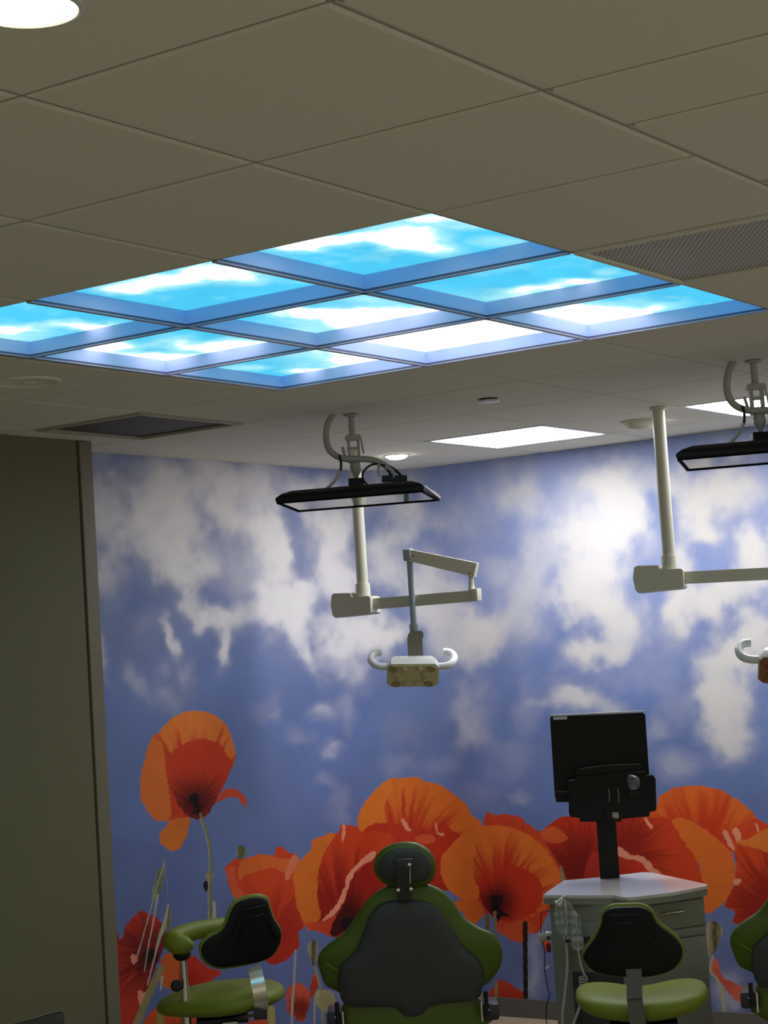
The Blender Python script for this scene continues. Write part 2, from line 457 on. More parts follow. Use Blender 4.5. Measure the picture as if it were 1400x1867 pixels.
# petals: (polygon, centre (x,y), radius, inner colour, outer colour, edge start, streak)
PET = [
    # red flower filling behind
    (a3((0, 720), (70, 768), (130, 732), (200, 690), (300, 682), (420, 712), (560, 715), (700, 690), (860, 900), (780, 1100), (300, 1150), (150, 1100), (60, 850)), (1060, 1590), 150, DRED, (196, 52, 24), .45, .5),
    (a3((70, 790), (150, 740), (230, 800), (210, 830), (130, 830)), (1010, 1600), 120, (205, 80, 40), (214, 92, 44), .5, .4),
    (a3((360, 905), (420, 895), (430, 1060), (330, 1060)), (1080, 1600), 60, (170, 45, 28), (180, 50, 30), .3, .3),
    # flower right: big arc
    (a3((690, 640), (740, 620), (760, 570), (830, 525), (900, 508), (970, 507), (1050, 520), (1130, 545), (1200, 590), (1270, 640), (1310, 690), (1350, 755), (1376, 900), (1200, 900), (1000, 800), (820, 720), (700, 700)), (1285, 1580), 165, RED, (224, 104, 38), .72, 1.0),
    (a3((1185, 870), (1150, 770), (1240, 740), (1300, 690), (1400, 740), (1480, 760), (1480, 1300), (1376, 1320), (1250, 1335), (1215, 1300), (1175, 1290), (1190, 1230), (1130, 1190), (1190, 1050)), (1420, 1660), 170, (150, 34, 20), (212, 70, 28), .55, .6),
    (a3((1200, 800), (1240, 820), (1330, 770), (1400, 760), (1400, 900), (1330, 870), (1200, 840)), (1400, 1640), 160, (226, 112, 44), (222, 120, 46), .5, .4),
    (a3((1115, 780), (1140, 765), (1185, 860), (1170, 872)), (1350, 1560), 60, PINK, PINK, .5, .2),
    (a3((1170, 760), (1205, 755), (1225, 800), (1200, 825)), (1350, 1560), 60, PINK, PINK, .5, .2),
    (a3((1300, 725), (1312, 722), (1330, 762), (1318, 765)), (1350, 1560), 60, PINK, PINK, .5, .2),
    (a3((500, 720), (620, 690), (700, 690), (830, 700), (870, 780), (940, 880), (985, 980), (1005, 1100), (900, 1080), (760, 1005), (640, 910), (515, 860)), (1130, 1560), 150, (150, 34, 20), (210, 66, 28), .5, .5),
    (a3((830, 700), (900, 695), (980, 730), (1050, 780), (1110, 830), (1160, 880), (1185, 950), (1190, 1020), (1170, 1100), (1130, 1170), (1080, 1210), (1015, 1230), (1010, 1100), (1000, 1040), (985, 970), (950, 900), (900, 830), (860, 770)), (1180, 1640), 130, (222, 116, 40), (224, 110, 38), .5, .35),
    (a3((670, 700), (690, 700), (720, 745), (700, 752)), (1350, 1560), 60, PINK, PINK, .5, .2),
    (a3((520, 855), (600, 905), (650, 905), (690, 930), (740, 985), (765, 1012), (710, 1010), (650, 945), (590, 930), (520, 905)), (1350, 1560), 60, (232, 130, 96), PINK, .5, .3),
    (a3((1190, 1040), (1222, 1050), (1200, 1075), (1182, 1070)), (1350, 1560), 60, PINK, PINK, .5, .2),
    # flower group centre-back (top dome)
    (a2((265, 320), (262, 240), (290, 180), (350, 110), (420, 57), (470, 50), (540, 48), (600, 65), (680, 90), (750, 135), (810, 190), (850, 250), (890, 290), (880, 420), (700, 480), (480, 470), (330, 440)), (735, 1560), 150, (196, 50, 24), (224, 112, 38), .6, 1.0),
    (a2((265, 320), (262, 240), (290, 180), (350, 110), (420, 57), (432, 100), (400, 180), (395, 260), (410, 300), (330, 330)), (735, 1560), 150, (226, 124, 40), (228, 122, 40), .5, .2),
    (a2((280, 350), (330, 290), (460, 285), (560, 300), (640, 320), (700, 290), (760, 330), (880, 400), (760, 620), (400, 600), (330, 520)), (740, 1620), 120, (150, 32, 20), (196, 54, 26), .5, .7),
    (a2((550, 360), (600, 340), (650, 350), (640, 385), (580, 385)), (740, 1620), 120, (216, 90, 48), (216, 90, 48), .5, .3),
    (a2((480, 265), (495, 268), (530, 320), (505, 318)), (740, 1620), 60, PINK, PINK, .5, .2),
    (a2((650, 285), (662, 288), (672, 330), (700, 335), (690, 350), (665, 335)), (740, 1620), 60, PINK, PINK, .5, .2),
    # flower F2 left cluster
    (a1((598, 840), (620, 810), (670, 785), (700, 790), (770, 770), (828, 780), (835, 745), (865, 738), (900, 765), (930, 770), (945, 800), (1000, 900), (975, 1100), (950, 1130), (945, 1170), (950, 1200), (920, 1240), (870, 1280), (800, 1285), (720, 1180), (650, 1000), (630, 960), (610, 900)), (490, 1720), 150, (176, 44, 22), (212, 70, 30), .5, .5),
    (a1((665, 820), (700, 790), (770, 772), (830, 785), (925, 800), (905, 850), (860, 850), (835, 835), (760, 850), (700, 870), (665, 900)), (490, 1720), 120, (218, 96, 40), (220, 104, 44), .5, .7),
    (a1((600, 850), (640, 830), (650, 900), (690, 960), (700, 1000), (640, 975), (618, 900)), (490, 1720), 120, (216, 92, 52), (216, 92, 52), .5, .5),
    (a1((900, 800), (930, 775), (945, 800), (900, 890), (880, 880)), (490, 1720), 60, (222, 96, 56), (230, 124, 88), .5, .3),
    (a1((945, 1000), (960, 1100), (948, 1135), (870, 1180), (850, 1080), (900, 990)), (490, 1720), 140, (170, 40, 24), (190, 58, 34), .5, .4),
    # flower F3
    (a1((920, 900), (930, 830), (960, 790), (1005, 740), (1010, 710), (1060, 682), (1130, 668), (1145, 635), (1220, 640), (1240, 660), (1400, 700), (1420, 1000), (1300, 1100), (1200, 1170), (1095, 1160), (1050, 1140), (1000, 1130), (970, 1100), (940, 1020)), (625, 1700), 190, (150, 30, 18), (206, 66, 28), .6, .7),
    (a1((920, 900), (930, 830), (960, 790), (1005, 740), (1010, 710), (1060, 682), (1120, 672), (1070, 760), (1045, 830), (1035, 900), (1035, 990), (1050, 1060), (1000, 1130), (970, 1100), (940, 1020)), (640, 1690), 150, (214, 104, 34), (220, 114, 38), .5, .3),
    (a1((1000, 1128), (970, 1100), (1050, 1085), (1110, 1060), (1150, 1100), (1095, 1160), (1050, 1140)), (640, 1690), 150, (196, 62, 30), (214, 84, 34), .5, .3),
    (a1((1310, 770), (1400, 800), (1420, 960), (1330, 1020), (1240, 1080), (1110, 1160), (1100, 1110), (1165, 1000), (1195, 890), (1290, 800)), (630, 1690), 120, (70, 14, 12), (160, 34, 22), .5, .4),
    (a1((1290, 758), (1310, 770), (1290, 800), (1225, 840), (1190, 900), (1160, 990), (1110, 1060), (1060, 1088), (1075, 1060), (1130, 1000), (1160, 930), (1180, 860), (1240, 800)), (625, 1700), 60, (226, 120, 88), PINK, .5, .5),
    (a1((1150, 640), (1165, 640), (1160, 700), (1150, 715)), (625, 1700), 60, PINK, PINK, .5, .2),
    (a1((1150, 1080), (1195, 1075), (1200, 1120), (1150, 1125)), (625, 1700), 60, DK, DK, .5, .2),
    # flower F6 rim and F5
    (a2((905, 300), (920, 225), (940, 240), (1010, 235), (1080, 250), (1130, 290), (1180, 330), (1260, 450), (1290, 560), (1000, 420)), (920, 1590), 130, (170, 44, 24), (206, 70, 34), .5, .6),
    (a2((1100, 760), (1230, 600), (1260, 560), (1300, 600), (1230, 740), (1180, 840), (1130, 830)), (900, 1640), 120, (176, 44, 22), (204, 62, 28), .5, .4),
    (a2((970, 780), (1050, 765), (1140, 785), (1170, 830), (1130, 850), (1100, 892), (1060, 885), (1010, 860), (975, 830)), (905, 1650), 80, (190, 60, 32), (206, 84, 44), .5, .6),
    (a2((680, 500), (690, 450), (740, 390), (800, 330), (860, 298), (940, 292), (1020, 298), (1100, 328), (1170, 370), (1230, 430), (1270, 500), (1295, 570), (1230, 640), (1220, 720), (1120, 770), (1010, 790), (960, 750), (890, 740), (780, 662), (720, 620), (690, 560)), (905, 1642), 130, (196, 50, 24), (224, 112, 40), .66, .9),
    (a2((680, 500), (690, 450), (740, 390), (800, 330), (880, 298), (870, 360), (850, 460), (850, 540), (880, 640), (850, 690), (780, 662), (720, 620), (690, 560)), (905, 1642), 130, (222, 108, 38), (224, 114, 40), .5, .25),
    (a2((880, 640), (890, 560), (960, 520), (1060, 500), (1180, 560), (1200, 680), (1120, 760), (1000, 775), (930, 745)), (905, 1648), 82, (92, 18, 14), (198, 52, 24), .42, .35),
    (a2((750, 682), (860, 668), (905, 735), (880, 775), (840, 800), (790, 740)), (905, 1650), 70, (200, 88, 34), (220, 106, 40), .5, .4),
    (a2((935, 655), (965, 650), (995, 670), (985, 720), (1035, 760), (990, 755), (975, 790), (955, 740), (925, 735), (945, 715)), (905, 1650), 70, DK, DK, .5, .1),
    # F1 tall poppy
    (a1((405, 100), (480, 95), (550, 115), (610, 170), (632, 230), (647, 305), (635, 350), (610, 400), (595, 440), (550, 525), (500, 605), (470, 605), (430, 600), (380, 600), (330, 612), (270, 610), (230, 570), (205, 520), (195, 450), (205, 370), (225, 290), (245, 230), (290, 185), (340, 135)), (355, 1460), 165, (204, 62, 26), (230, 124, 48), .6, 1.1),
    (a1((330, 612), (270, 610), (230, 570), (205, 520), (195, 450), (205, 370), (225, 290), (250, 230), (300, 250), (310, 330), (322, 400), (330, 480), (345, 560)), (355, 1460), 165, (222, 116, 46), (222, 112, 44), .5, .2),
    (a1((430, 235), (500, 225), (575, 255), (610, 310), (630, 350), (595, 440), (550, 525), (500, 600), (440, 600), (390, 560), (330, 440), (318, 330), (360, 280)), (357, 1466), 118, (84, 16, 14), (206, 62, 26), .36, .3),
    (a1((555, 525), (590, 470), (640, 462), (680, 490), (697, 520), (690, 550), (660, 510), (620, 500), (580, 520)), (355, 1460), 100, (206, 66, 36), (214, 84, 44), .5, .4),
    (a1((430, 600), (425, 650), (400, 720), (365, 755), (320, 745), (290, 715), (290, 680), (320, 640), (345, 608)), (355, 1460), 100, (216, 104, 38), (224, 122, 44), .5, .3),
    (a1((425, 505), (440, 485), (470, 485), (475, 545), (515, 535), (482, 562), (502, 600), (470, 580), (435, 582), (455, 555)), (355, 1460), 70, DK, DK, .5, .1),
    # bottom-left flower
    (a5((20, 850), (45, 880), (70, 950), (100, 1040), (140, 980), (150, 910), (230, 820), (320, 752), (400, 790), (460, 810), (500, 860), (560, 1000), (500, 1200), (420, 1400), (340, 1650), (260, 1900), (20, 1900)), (280, 1740), 120, (120, 28, 20), (190, 54, 34), .5, .8),
    (a5((360, 1130), (440, 1140), (480, 1200), (440, 1290), (330, 1360), (260, 1330), (300, 1220)), (280, 1740), 40, DK, (100, 22, 16), .5, .4),
    (a5((280, 1540), (330, 1560), (370, 1530), (330, 1650), (290, 1680)), (280, 1740), 60, PINK, PINK, .5, .3),
    (a5((210, 1190), (250, 1180), (275, 1220), (240, 1290), (215, 1250)), (280, 1740), 60, (214, 110, 92), PINK, .5, .3),
    (a5((520, 1210), (660, 1205), (700, 1500), (520, 1490)), (320, 1800), 60, (206, 96, 36), (206, 96, 36), .5, .2),
    (a5((700, 1215), (800, 1200), (870, 1220), (960, 1310), (1080, 1350), (1060, 1400), (900, 1500), (700, 1480)), (340, 1800), 60, (172, 34, 20), (196, 50, 28), .5, .3),
    (a5((400, 1740), (600, 1700), (800, 1780), (1060, 1830), (1100, 1950), (380, 1950)), (330, 1900), 70, (150, 30, 20), (204, 84, 36), .5, .6),
    # bottom centre
    (a6((720, 1200), (760, 1150), (830, 1112), (900, 1150), (940, 1200), (960, 1260), (950, 1400), (910, 1500), (860, 1535), (800, 1480), (760, 1480), (720, 1420), (708, 1300)), (548, 1840), 40, (130, 34, 22), (200, 84, 60), .5, .5),
    (a6((985, 1050), (1025, 1030), (1050, 1100), (1050, 1160), (985, 1280), (955, 1250)), (575, 1800), 40, (170, 50, 40), (196, 90, 76), .5, .5),
    (a6((1040, 1200), (1150, 1200), (1230, 1270), (1210, 1400), (1080, 1420), (1010, 1300)), (595, 1830), 40, (150, 140, 100), (176, 166, 130), .5, .5),
    (a6((300, 1540), (420, 1500), (520, 1530), (520, 1600), (300, 1600)), (470, 1890), 40, (190, 66, 40), (200, 80, 50), .5, .5),
    (a2((940, 1130), (980, 1083), (1050, 1110), (1105, 1150), (1105, 1190), (940, 1190)), (930, 1840), 60, (176, 50, 30), (190, 60, 34), .5, .4),
    # right: small faint petals
    (a3((1055, 1480), (1100, 1530), (1120, 1600), (1200, 1640), (1255, 1690), (1250, 1740), (1190, 1735), (1120, 1650), (1075, 1600), (1050, 1560)), (1320, 1790), 50, (196, 84, 70), (206, 104, 84), .5, .6),
    (a3((90, 1390), (130, 1390), (140, 1430), (110, 1450)), (1000, 1720), 30, (210, 80, 60), (214, 90, 70), .5, .2),
]
# the row of poppies goes on along the far wall, past the right picture edge
_more = [p for p in PET if 690 < p[1][0] < 960]
PET = [([(x + dx, y + dy) for x, y in p[0]], (p[1][0] + dx, p[1][1] + dy)) + tuple(p[2:]) for dx, dy in ((1080, 70), (790, 40)) for p in _more] + PET
# stems / blades: (points, width0, width1, colour)
STM = [
    (a1((480, 580), (508, 660), (528, 750), (530, 870), (525, 960), (530, 1090)), 4.5, 6, STEM),
    (a1((478, 600), (500, 660), (520, 750), (522, 870), (518, 960), (521, 1090)), 1.5, 2, STEML),
    (a1((545, 1000), (548, 1080)), 6, 7, (176, 178, 160)),
    (a5((540, 250), (500, 400), (430, 640), (370, 850), (300, 1100), (270, 1200)), 2, 2.5, (176, 168, 160)),
    (a5((545, 240), (555, 420), (575, 680)), 1.2, 1.6, (130, 138, 160)),
    (a5((470, 600), (430, 850), (380, 1100), (340, 1350)), 4, 1.6, (190, 170, 150)),
    (a5((575, 700), (500, 1000), (430, 1250), (370, 1480)), 3, 2.5, (190, 182, 160)),
    (a5((510, 1320), (420, 1500), (330, 1700), (250, 1900)), 12, 14, (150, 138, 90)),
    (a5((515, 1400), (500, 1530)), 4, 3, (190, 186, 150)),
    (a5((490, 1690), (500, 1900)), 8, 18, (150, 134, 70)),
    (a6((810, 770), (800, 950), (790, 1150), (775, 1350), (768, 1600)), 3.5, 4.5, (166, 164, 156)),
    (a6((1015, 950), (1050, 1080), (1085, 1250), (1100, 1600)), 4, 5, (150, 140, 96)),
    (a6((1040, 1200), (1015, 1300), (1010, 1600)), 3, 4, (160, 154, 120)),
    (a6((550, 1400), (560, 1600)), 14, 14, (160, 150, 90)),
    (a2((958, 735), (965, 860)), 5, 5, (134, 118, 70)),
    (a2((920, 760), (920, 850)), 8, 4, (110, 90, 40)),
    (a2((1112, 795), (1115, 1175)), 9, 8, (34, 28, 20)),
    (a2((965, 1100), (965, 1175)), 6, 6, (150, 130, 80)),
    (a3((1060, 1480), (1048, 1560), (1090, 1620), (1118, 1700), (1128, 1795)), 4, 6, (176, 168, 128)),
    (a3((1220, 1300), (1225, 1360)), 5, 5, (200, 200, 205)),
    (a3((195, 975), (212, 1050)), 5, 10, (150, 130, 96)),
    (a1((668, 738), (668, 790)), 8, 8, (100, 100, 60)),
]
PODS = [
    (a5((540, 300), (545, 350), (520, 480), (500, 570), (465, 620), (430, 650), (412, 600), (430, 500), (470, 370)), (104, 114, 70), (150, 156, 120)),
    (a5((578, 700), (597, 760), (597, 900), (550, 950), (540, 880)), (100, 108, 66), (140, 146, 110)),
    (a5((575, 710), (550, 930), (500, 1030), (450, 1180), (430, 1240), (470, 1020), (520, 860)), (150, 148, 118), (176, 172, 140)),
    (a5((940, 400), (985, 365), (1020, 400), (1005, 460), (960, 470)), (120, 100, 56), (170, 160, 110)),
    (a5((920, 480), (950, 460), (965, 520), (950, 570), (922, 530)), (26, 14, 12), (40, 20, 16)),
    (a1((655, 740), (680, 730), (697, 745), (697, 775), (655, 785)), (70, 74, 44), (150, 150, 110)),
    (a6((955, 690), (1000, 663), (1042, 690), (1050, 760), (1042, 850), (1012, 955), (960, 850), (938, 760)), (66, 66, 40), (160, 156, 120)),
    (a3((1028, 1300), (1075, 1283), (1112, 1310), (1115, 1350), (1085, 1430), (1050, 1485), (1030, 1440)), (70, 66, 36), (170, 160, 124)),
]


def paint_mural(P):
    D = proj_arr(P); X, Y = D[:, 0], D[:, 1]
    n = len(X)
    ty = np.clip((Y - 850) / 1000, 0, 1)[:, None]
    blue = (1 - ty) * np.array(lin((118, 143, 200))) + ty * np.array(lin((86, 104, 156)))
    q = fbm(X * .012, Y * .012)[:, None]
    blue = blue * (0.82 + 0.36 * q)
    c = blobs(X, Y, CL, 18, 24, soft=(1.55, .2), seed=2.0, fr=0.026, oc=3, rag=.55)
    haze = 0.42 * sstep(1330, 900, Y) + 0.08
    hz = haze * fbm(X * .016 + 5, Y * .010 + 8) * 1.6
    fine = (fbm(X * .05 + 11, Y * .05, 4) - .5)
    c = np.clip(c + hz * (1 - c) + fine * .15 * c * (1.15 - c) * 2, 0, 1)[:, None]
    side = sstep(640, 940, X)[:, None]; white = np.array(lin((253, 249, 249))) * (1 - side) + np.array(lin((220, 216, 213))) * side; grey = np.array(lin((176, 177, 200)))  # whiter clouds on the left stand in for stronger light there
    cloudc = grey + (white - grey) * sstep(.35, .95, c)
    out = blue * (1 - c) + cloudc * c
    # flowers: edges get a small natural crinkle
    low = Y > 1270
    xs = X[low] + (fbm(X[low] * .12, Y[low] * .12, 3) - .5) * 5; ys = Y[low] + (fbm(X[low] * .12 + 50, Y[low] * .12, 3) - .5) * 5
    o = out[low]

    def area(poly):
        px = [p[0] for p in poly]; py = [p[1] for p in poly]
        i = np.where((xs > min(px)) & (xs < max(px)) & (ys > min(py)) & (ys < max(py)))[0]
        return i[inpoly(xs[i], ys[i], poly)]

    for pts, w0, w1, col in STM[:0]: pass
    for (poly, cen, rad, ci, co, es, st) in PET:
        i = area(sm2(poly, 4))
        if not len(i): continue
        dx, dy = xs[i] - cen[0], ys[i] - cen[1]; r = np.hypot(dx, dy) / rad; th = np.arctan2(dy, dx)
        s = vnoise(th * 16 + cen[0], r * 1.6) * .6 + vnoise(th * 40 + 9, r * 3) * .4
        t = sstep(es - .3, es + .3, r + (s - .5) * .8 * st)[:, None]
        b = (.9 + .2 * (vnoise(th * 22 + 3, r * 2.2) * .4 + fbm(xs[i] * .04, ys[i] * .04) * .6))[:, None]
        o[i] = (np.array(lin(ci)) * (1 - t) + np.array(lin(co)) * t) * b
    xs, ys = X[low], Y[low]
    for poly, ca, cb in PODS:
        pl = sm2(poly, 4); i = area(pl)
        if not len(i): continue
        px = [p[0] for p in pl]; t = np.clip((xs[i] - min(px)) / (max(px) - min(px)), 0, 1)
        t = np.abs(t - .55) * 2 + (vnoise(xs[i] * .5, ys[i] * .1) - .5) * .4
        t = np.clip(t, 0, 1)[:, None]
        o[i] = np.array(lin(ca)) * (1 - t) + np.array(lin(cb)) * t
    for pts, w0, w1, col in STM:
        L = [(v.x, v.y) for v in crsm([(x, y, 0) for x, y in pts], 5)]
        m = len(L) - 1; best = np.zeros(len(xs), bool)
        for k in range(m):
            (ax, ay), (bx, by) = L[k], L[k + 1]; w = w0 + (w1 - w0) * k / m
            i = np.where((xs > min(ax, bx) - w) & (xs < max(ax, bx) + w) & (ys > min(ay, by) - w) & (ys < max(ay, by) + w))[0]
            t = np.clip(((xs[i] - ax) * (bx - ax) + (ys[i] - ay) * (by - ay)) / max(1e-6, (bx - ax) ** 2 + (by - ay) ** 2), 0, 1)
            d = np.hypot(xs[i] - ax - t * (bx - ax), ys[i] - ay - t * (by - ay))
            best[i[d < w / 2]] = True
        sh = .85 + .3 * vnoise(xs[best] * .6, ys[best] * .05)
        o[best] = np.array(lin(col)) * sh[:, None]
    out[low] = o
    return np.clip(out, 0.002, .95)


def painted_grid(name, us, zs, fn, painter, mtl):
    """grid mesh; fn(a,b)->(N,3) in tiles"""
    AA, BB = np.meshgrid(us, zs, indexing='ij'); P = fn(AA.ravel(), BB.ravel())
    col = painter(P)
    na, nb = len(us), len(zs)
    V = P.copy(); V[:, 2] += ZC; V *= U
    idx = np.arange(na * nb).reshape(na, nb)
    F = np.stack([idx[:-1, :-1].ravel(), idx[1:, :-1].ravel(), idx[1:, 1:].ravel(), idx[:-1, 1:].ravel()], 1)
    me = bpy.data.meshes.new(name)
    me.vertices.add(len(V)); me.vertices.foreach_set('co', V.ravel())
    me.loops.add(F.size); me.loops.foreach_set('vertex_index', F.ravel().astype(np.int32))
    me.polygons.add(len(F)); me.polygons.foreach_set('loop_start', np.arange(0, F.size, 4, dtype=np.int32))
    me.update(calc_edges=True)
    at = me.color_attributes.new('paint', 'FLOAT_COLOR', 'POINT')
    at.data.foreach_set('color', np.concatenate([col, np.ones((len(col), 1))], 1).astype(np.float32).ravel())
    me.polygons.foreach_set('use_smooth', np.ones(len(F), dtype=bool))
    me.materials.append(mtl)
    o = bpy.data.objects.new(name, me); COL.objects.link(o); return o


# ------------------------------------------------------------------ room shell
UF, VL = 7.9, 5.68            # far wall, left mural wall (tiles)
VP = 5.24                     # near partition plane
mural = attr_mat('mural_print', 0.65)
zfine = np.concatenate([np.arange(-4.475, -1.75, .0062), np.arange(-1.75, .0401, .022)])
zfine[-1] = 0.03
RC = .6                       # the mural runs round a curved corner
_ths = np.linspace(0, math.pi / 2, 150)
_arc = [(UF - RC + RC * math.sin(t), VL - RC + RC * math.cos(t)) for t in _ths]
_path = np.array(_arc + [(UF, v) for v in np.concatenate([np.arange(VL - RC - .0066, 1.2, -.0066), np.arange(1.2, -4, -.05)])])


def far_path(a, b):
    i = np.round(a).astype(int); return np.stack([_path[i, 0], _path[i, 1], b], 1)


o = painted_grid('wall_far', np.arange(len(_path)), zfine, far_path, paint_mural, mural)
tag(o, 'far wall and curved corner covered by a poppy and cloud sky mural', kind='structure')
o = painted_grid('wall_left', np.concatenate([np.arange(3.78, UF - RC, .0072), [UF - RC]]), zfine,
                 lambda a, b: np.stack([a, np.full_like(a, VL), b], 1), paint_mural, mural)
tag(o, 'left wall covered by the same mural with a tall poppy', kind='structure')


def slab(name, lo, hi, m, label, bevel=0.0):
    a, b = M(lo), M(hi); bm = BM(); box(bm, (a + b) / 2, (b - a)); o = obj(name, bm, m, None, smooth=False, bevel=bevel)
    tag(o, label, kind='structure'); return o


slab('floor', (-9, -6, -ZC - .1), (UF + .2, VL + .2, -ZC), MT['floor'], 'pale wood-look floor')
slab('wall_near_left', (-9, VP, -ZC), (3.64, VP + .42, .02), MT['partition'], 'olive grey partition wall on the left')
bm = BM()
a, b = M((3.655, VP - .012, -ZC)), M((3.775, VP + .43, -.005)); box(bm, (a + b) / 2, b - a)
o = obj('trim_1', bm, MT['partition_trim'], None, smooth=False, bevel=.004); tag(o, 'end trim of the olive partition', kind='structure')
bm = BM(); a, b = M((3.638, VP + .02, -ZC)), M((3.657, VP + .42, 0)); box(bm, (a + b) / 2, b - a)
o = obj('trim_2', bm, MT['gap'], None, smooth=False); tag(o, 'dark seam beside the partition end trim', kind='structure')
bm = BM()
_o = [(UF - RC + RC * math.sin(t), VL - RC + RC * math.cos(t)) for t in np.linspace(0, math.pi / 2, 24)] + [(UF, -4)]
_i = [(UF - RC + (RC - .025) * math.sin(t), VL - RC + (RC - .025) * math.cos(t)) for t in np.linspace(0, math.pi / 2, 24)] + [(UF - .025, -4)]
prism(bm, [(a * U, b * U) for a, b in _o + _i[::-1]], 0, (ZC - 4.47) * U)
o = obj('baseboard_far', bm, MT['base'], None, smooth=False); tag(o, 'dark grey baseboard under the mural', kind='structure')
slab('baseboard_left', (3.78, VL - .025, -ZC), (UF - RC - .005, VL, -4.47), MT['base'], 'dark grey baseboard under the left mural', .003)

# ceiling: lay-in tiles with reveal edges over a bar grid
UL = [-9 + i for i in range(0, 14)] + [5.06, 6.15, 7.19, UF + .1]
UL2 = [-8.5 + i for i in range(0, 8)] + [-.5] + [.5 + i for i in range(0, 5)] + [5.56, 6.65, 7.6, UF + .1]
VLs = [-6, -5, -4, -3, -2, -1.02, 0, 1, 2, 3.06, 4.09, 4.98, VL + .1]
HOLE = set()
bm = BM(); g = .0075; cz = .014
HOLES = {}
for j in range(len(VLs) - 1):
    UU = UL
    if VLs[j + 1] < -1.0: UU = [-9, -8, -7, -6, -5, -4, -3, -2, -1, -.5, .5, 1.5, 2.5, 3.5, 4.5, 5.5, 6.5, 7.5, UF + .1]
    for i in range(len(UU) - 1):
        u0, u1, v0, v1 = UU[i], UU[i + 1], VLs[j], VLs[j + 1]
        if 0 <= u0 < 3 and 0 <= v0 < 3: HOLES[(i, j)] = 'sky'; continue
        if abs(u0 - 3) < .01 and abs(v0 - 4.09) < .01: continue          # return vent
        if abs(u0 - 6.15) < .01 and abs(v0 - 3.06) < .01: continue       # troffer
        if abs(u0 - 6.15) < .01 and abs(v0 - 1) < .01: continue
        if abs(u0 - 1) < .01 and abs(v0 + 1.02) < .01: continue          # grille
        c = .015
        vs = []
        for (e, z) in ((g, cz), (g, 0.004), (g + c, 0)):
            vs.append([bm.verts.new(M((x, y, z))) for x, y in ((u0 + e, v0 + e), (u1 - e, v0 + e), (u1 - e, v1 - e), (u0 + e, v1 - e))])
        bm.faces.new(vs[2])
        for a_, b_ in zip(vs, vs[1:]):
            for k in range(4): bm.faces.new((a_[k], a_[(k + 1) % 4], b_[(k + 1) % 4], b_[k]))
o = obj('ceiling', bm, MT['ceiling'], None, smooth=False); tag(o, 'suspended ceiling of beige lay-in tiles', kind='structure')
# bars
bm = BM()
tb = .018


def tbar(u0, v0, u1, v1, w=tb, z0=.006, z1=.02):
    a = M((min(u0, u1) - (w / 2 if u0 == u1 else 0), min(v0, v1) - (w / 2 if v0 == v1 else 0), z0))
    b = M((max(u0, u1) + (w / 2 if u0 == u1 else 0), max(v0, v1) + (w / 2 if v0 == v1 else 0), z1))
    box(bm, (a + b) / 2, b - a)


for v in VLs: tbar(-9, v, UF, v, tb if v > -1.03 else .024)
for u in UL: 
    for j in range(5, len(VLs) - 1): tbar(u, VLs[j], u, VLs[j + 1], z0=.0065)
for u in [-9, -8, -7, -6, -5, -4, -3, -2, -1, -.5, .5, 1.5, 2.5, 3.5, 4.5, 5.5, 6.5, 7.5]:
    tbar(u, -6, u, -1.02, z0=.0065)
tbar(-9, -1.045, UF, -1.045, .012, .001, .02)
o = obj('trim_3', bm, MT['tbar'], None, smooth=False); tag(o, 'metal bar grid of the suspended ceiling', kind='structure')

# ------------------------------------------------------------------ skylight: nine luminous sky panels
SKYW = [
    (560, 446, 70, 12, -12, .95), (650, 436, 70, 10, -12, .8), (735, 425, 70, 18, 0, .75), (770, 450, 70, 12, 14, .75), (788, 398, 60, 9, 5, .8), (900, 440, 40, 7, 12, .35), (860, 412, 40, 8, 14, .3),
    (300, 512, 80, 11, -10, .9), (385, 494, 60, 14, -6, 1), (440, 505, 50, 14, 0, .5), (225, 527, 50, 8, -8, .75),
    (20, 602, 70, 9, 3, .7), (110, 590, 60, 6, -4, .6), (175, 596, 40, 6, -6, .8), (30, 615, 60, 6, 0, .5),
    (985, 528, 55, 9, -8, .65), (1060, 516, 60, 8, -6, .6), (1110, 497, 30, 6, 0, .35), (930, 540, 40, 6, 0, .35),
    (610, 572, 100, 9, 4, .95), (560, 566, 50, 5, 4, .7), (720, 578, 90, 16, -4, 1), (650, 590, 40, 8, -6, .8), (665, 545, 50, 6, 6, .4),
    (190, 634, 60, 14, -8, 1), (290, 655, 110, 10, 0, 1), (420, 632, 80, 12, -4, 1), (320, 625, 40, 12, 0, .35),
    (1060, 580, 70, 22, -6, .95), (1130, 570, 60, 16, -4, .8), (1200, 560, 50, 9, -5, .5), (1060, 600, 60, 8, 0, .9),
    (830, 620, 260, 60, 0, 1),
    (665, 652, 60, 14, -8, 1), (600, 674, 70, 5, -9, .95), (430, 672, 40, 5, -5, .4),
]


def paint_sky(P):
    D = proj_arr(P); X, Y = D[:, 0], D[:, 1]
    c = blobs(X, Y * 3.2, [(a, b * 3.2, rx, ry * 3.2, t, s) for a, b, rx, ry, t, s in SKYW], 30, 22, soft=(1.75, .15), seed=8, fr=.02)
    f = fbm(X * .02 + 3, Y * .07); c = np.clip(c * (.75 + .5 * f) + .12 * sstep(.5, .8, f), 0, 1)[:, None]
    b = np.array(lin((82, 208, 252))) * (.85 + .3 * fbm(X * .01, Y * .03)[:, None])
    pale = np.array(lin((176, 246, 253))); w = np.array([2.3, 2.4, 2.6])
    t1 = np.clip(c * 2, 0, 1); t2 = np.clip(c * 2 - 1, 0, 1)
    return (b * (1 - t1) + pale * t1) * (1 - t2) + w * t2


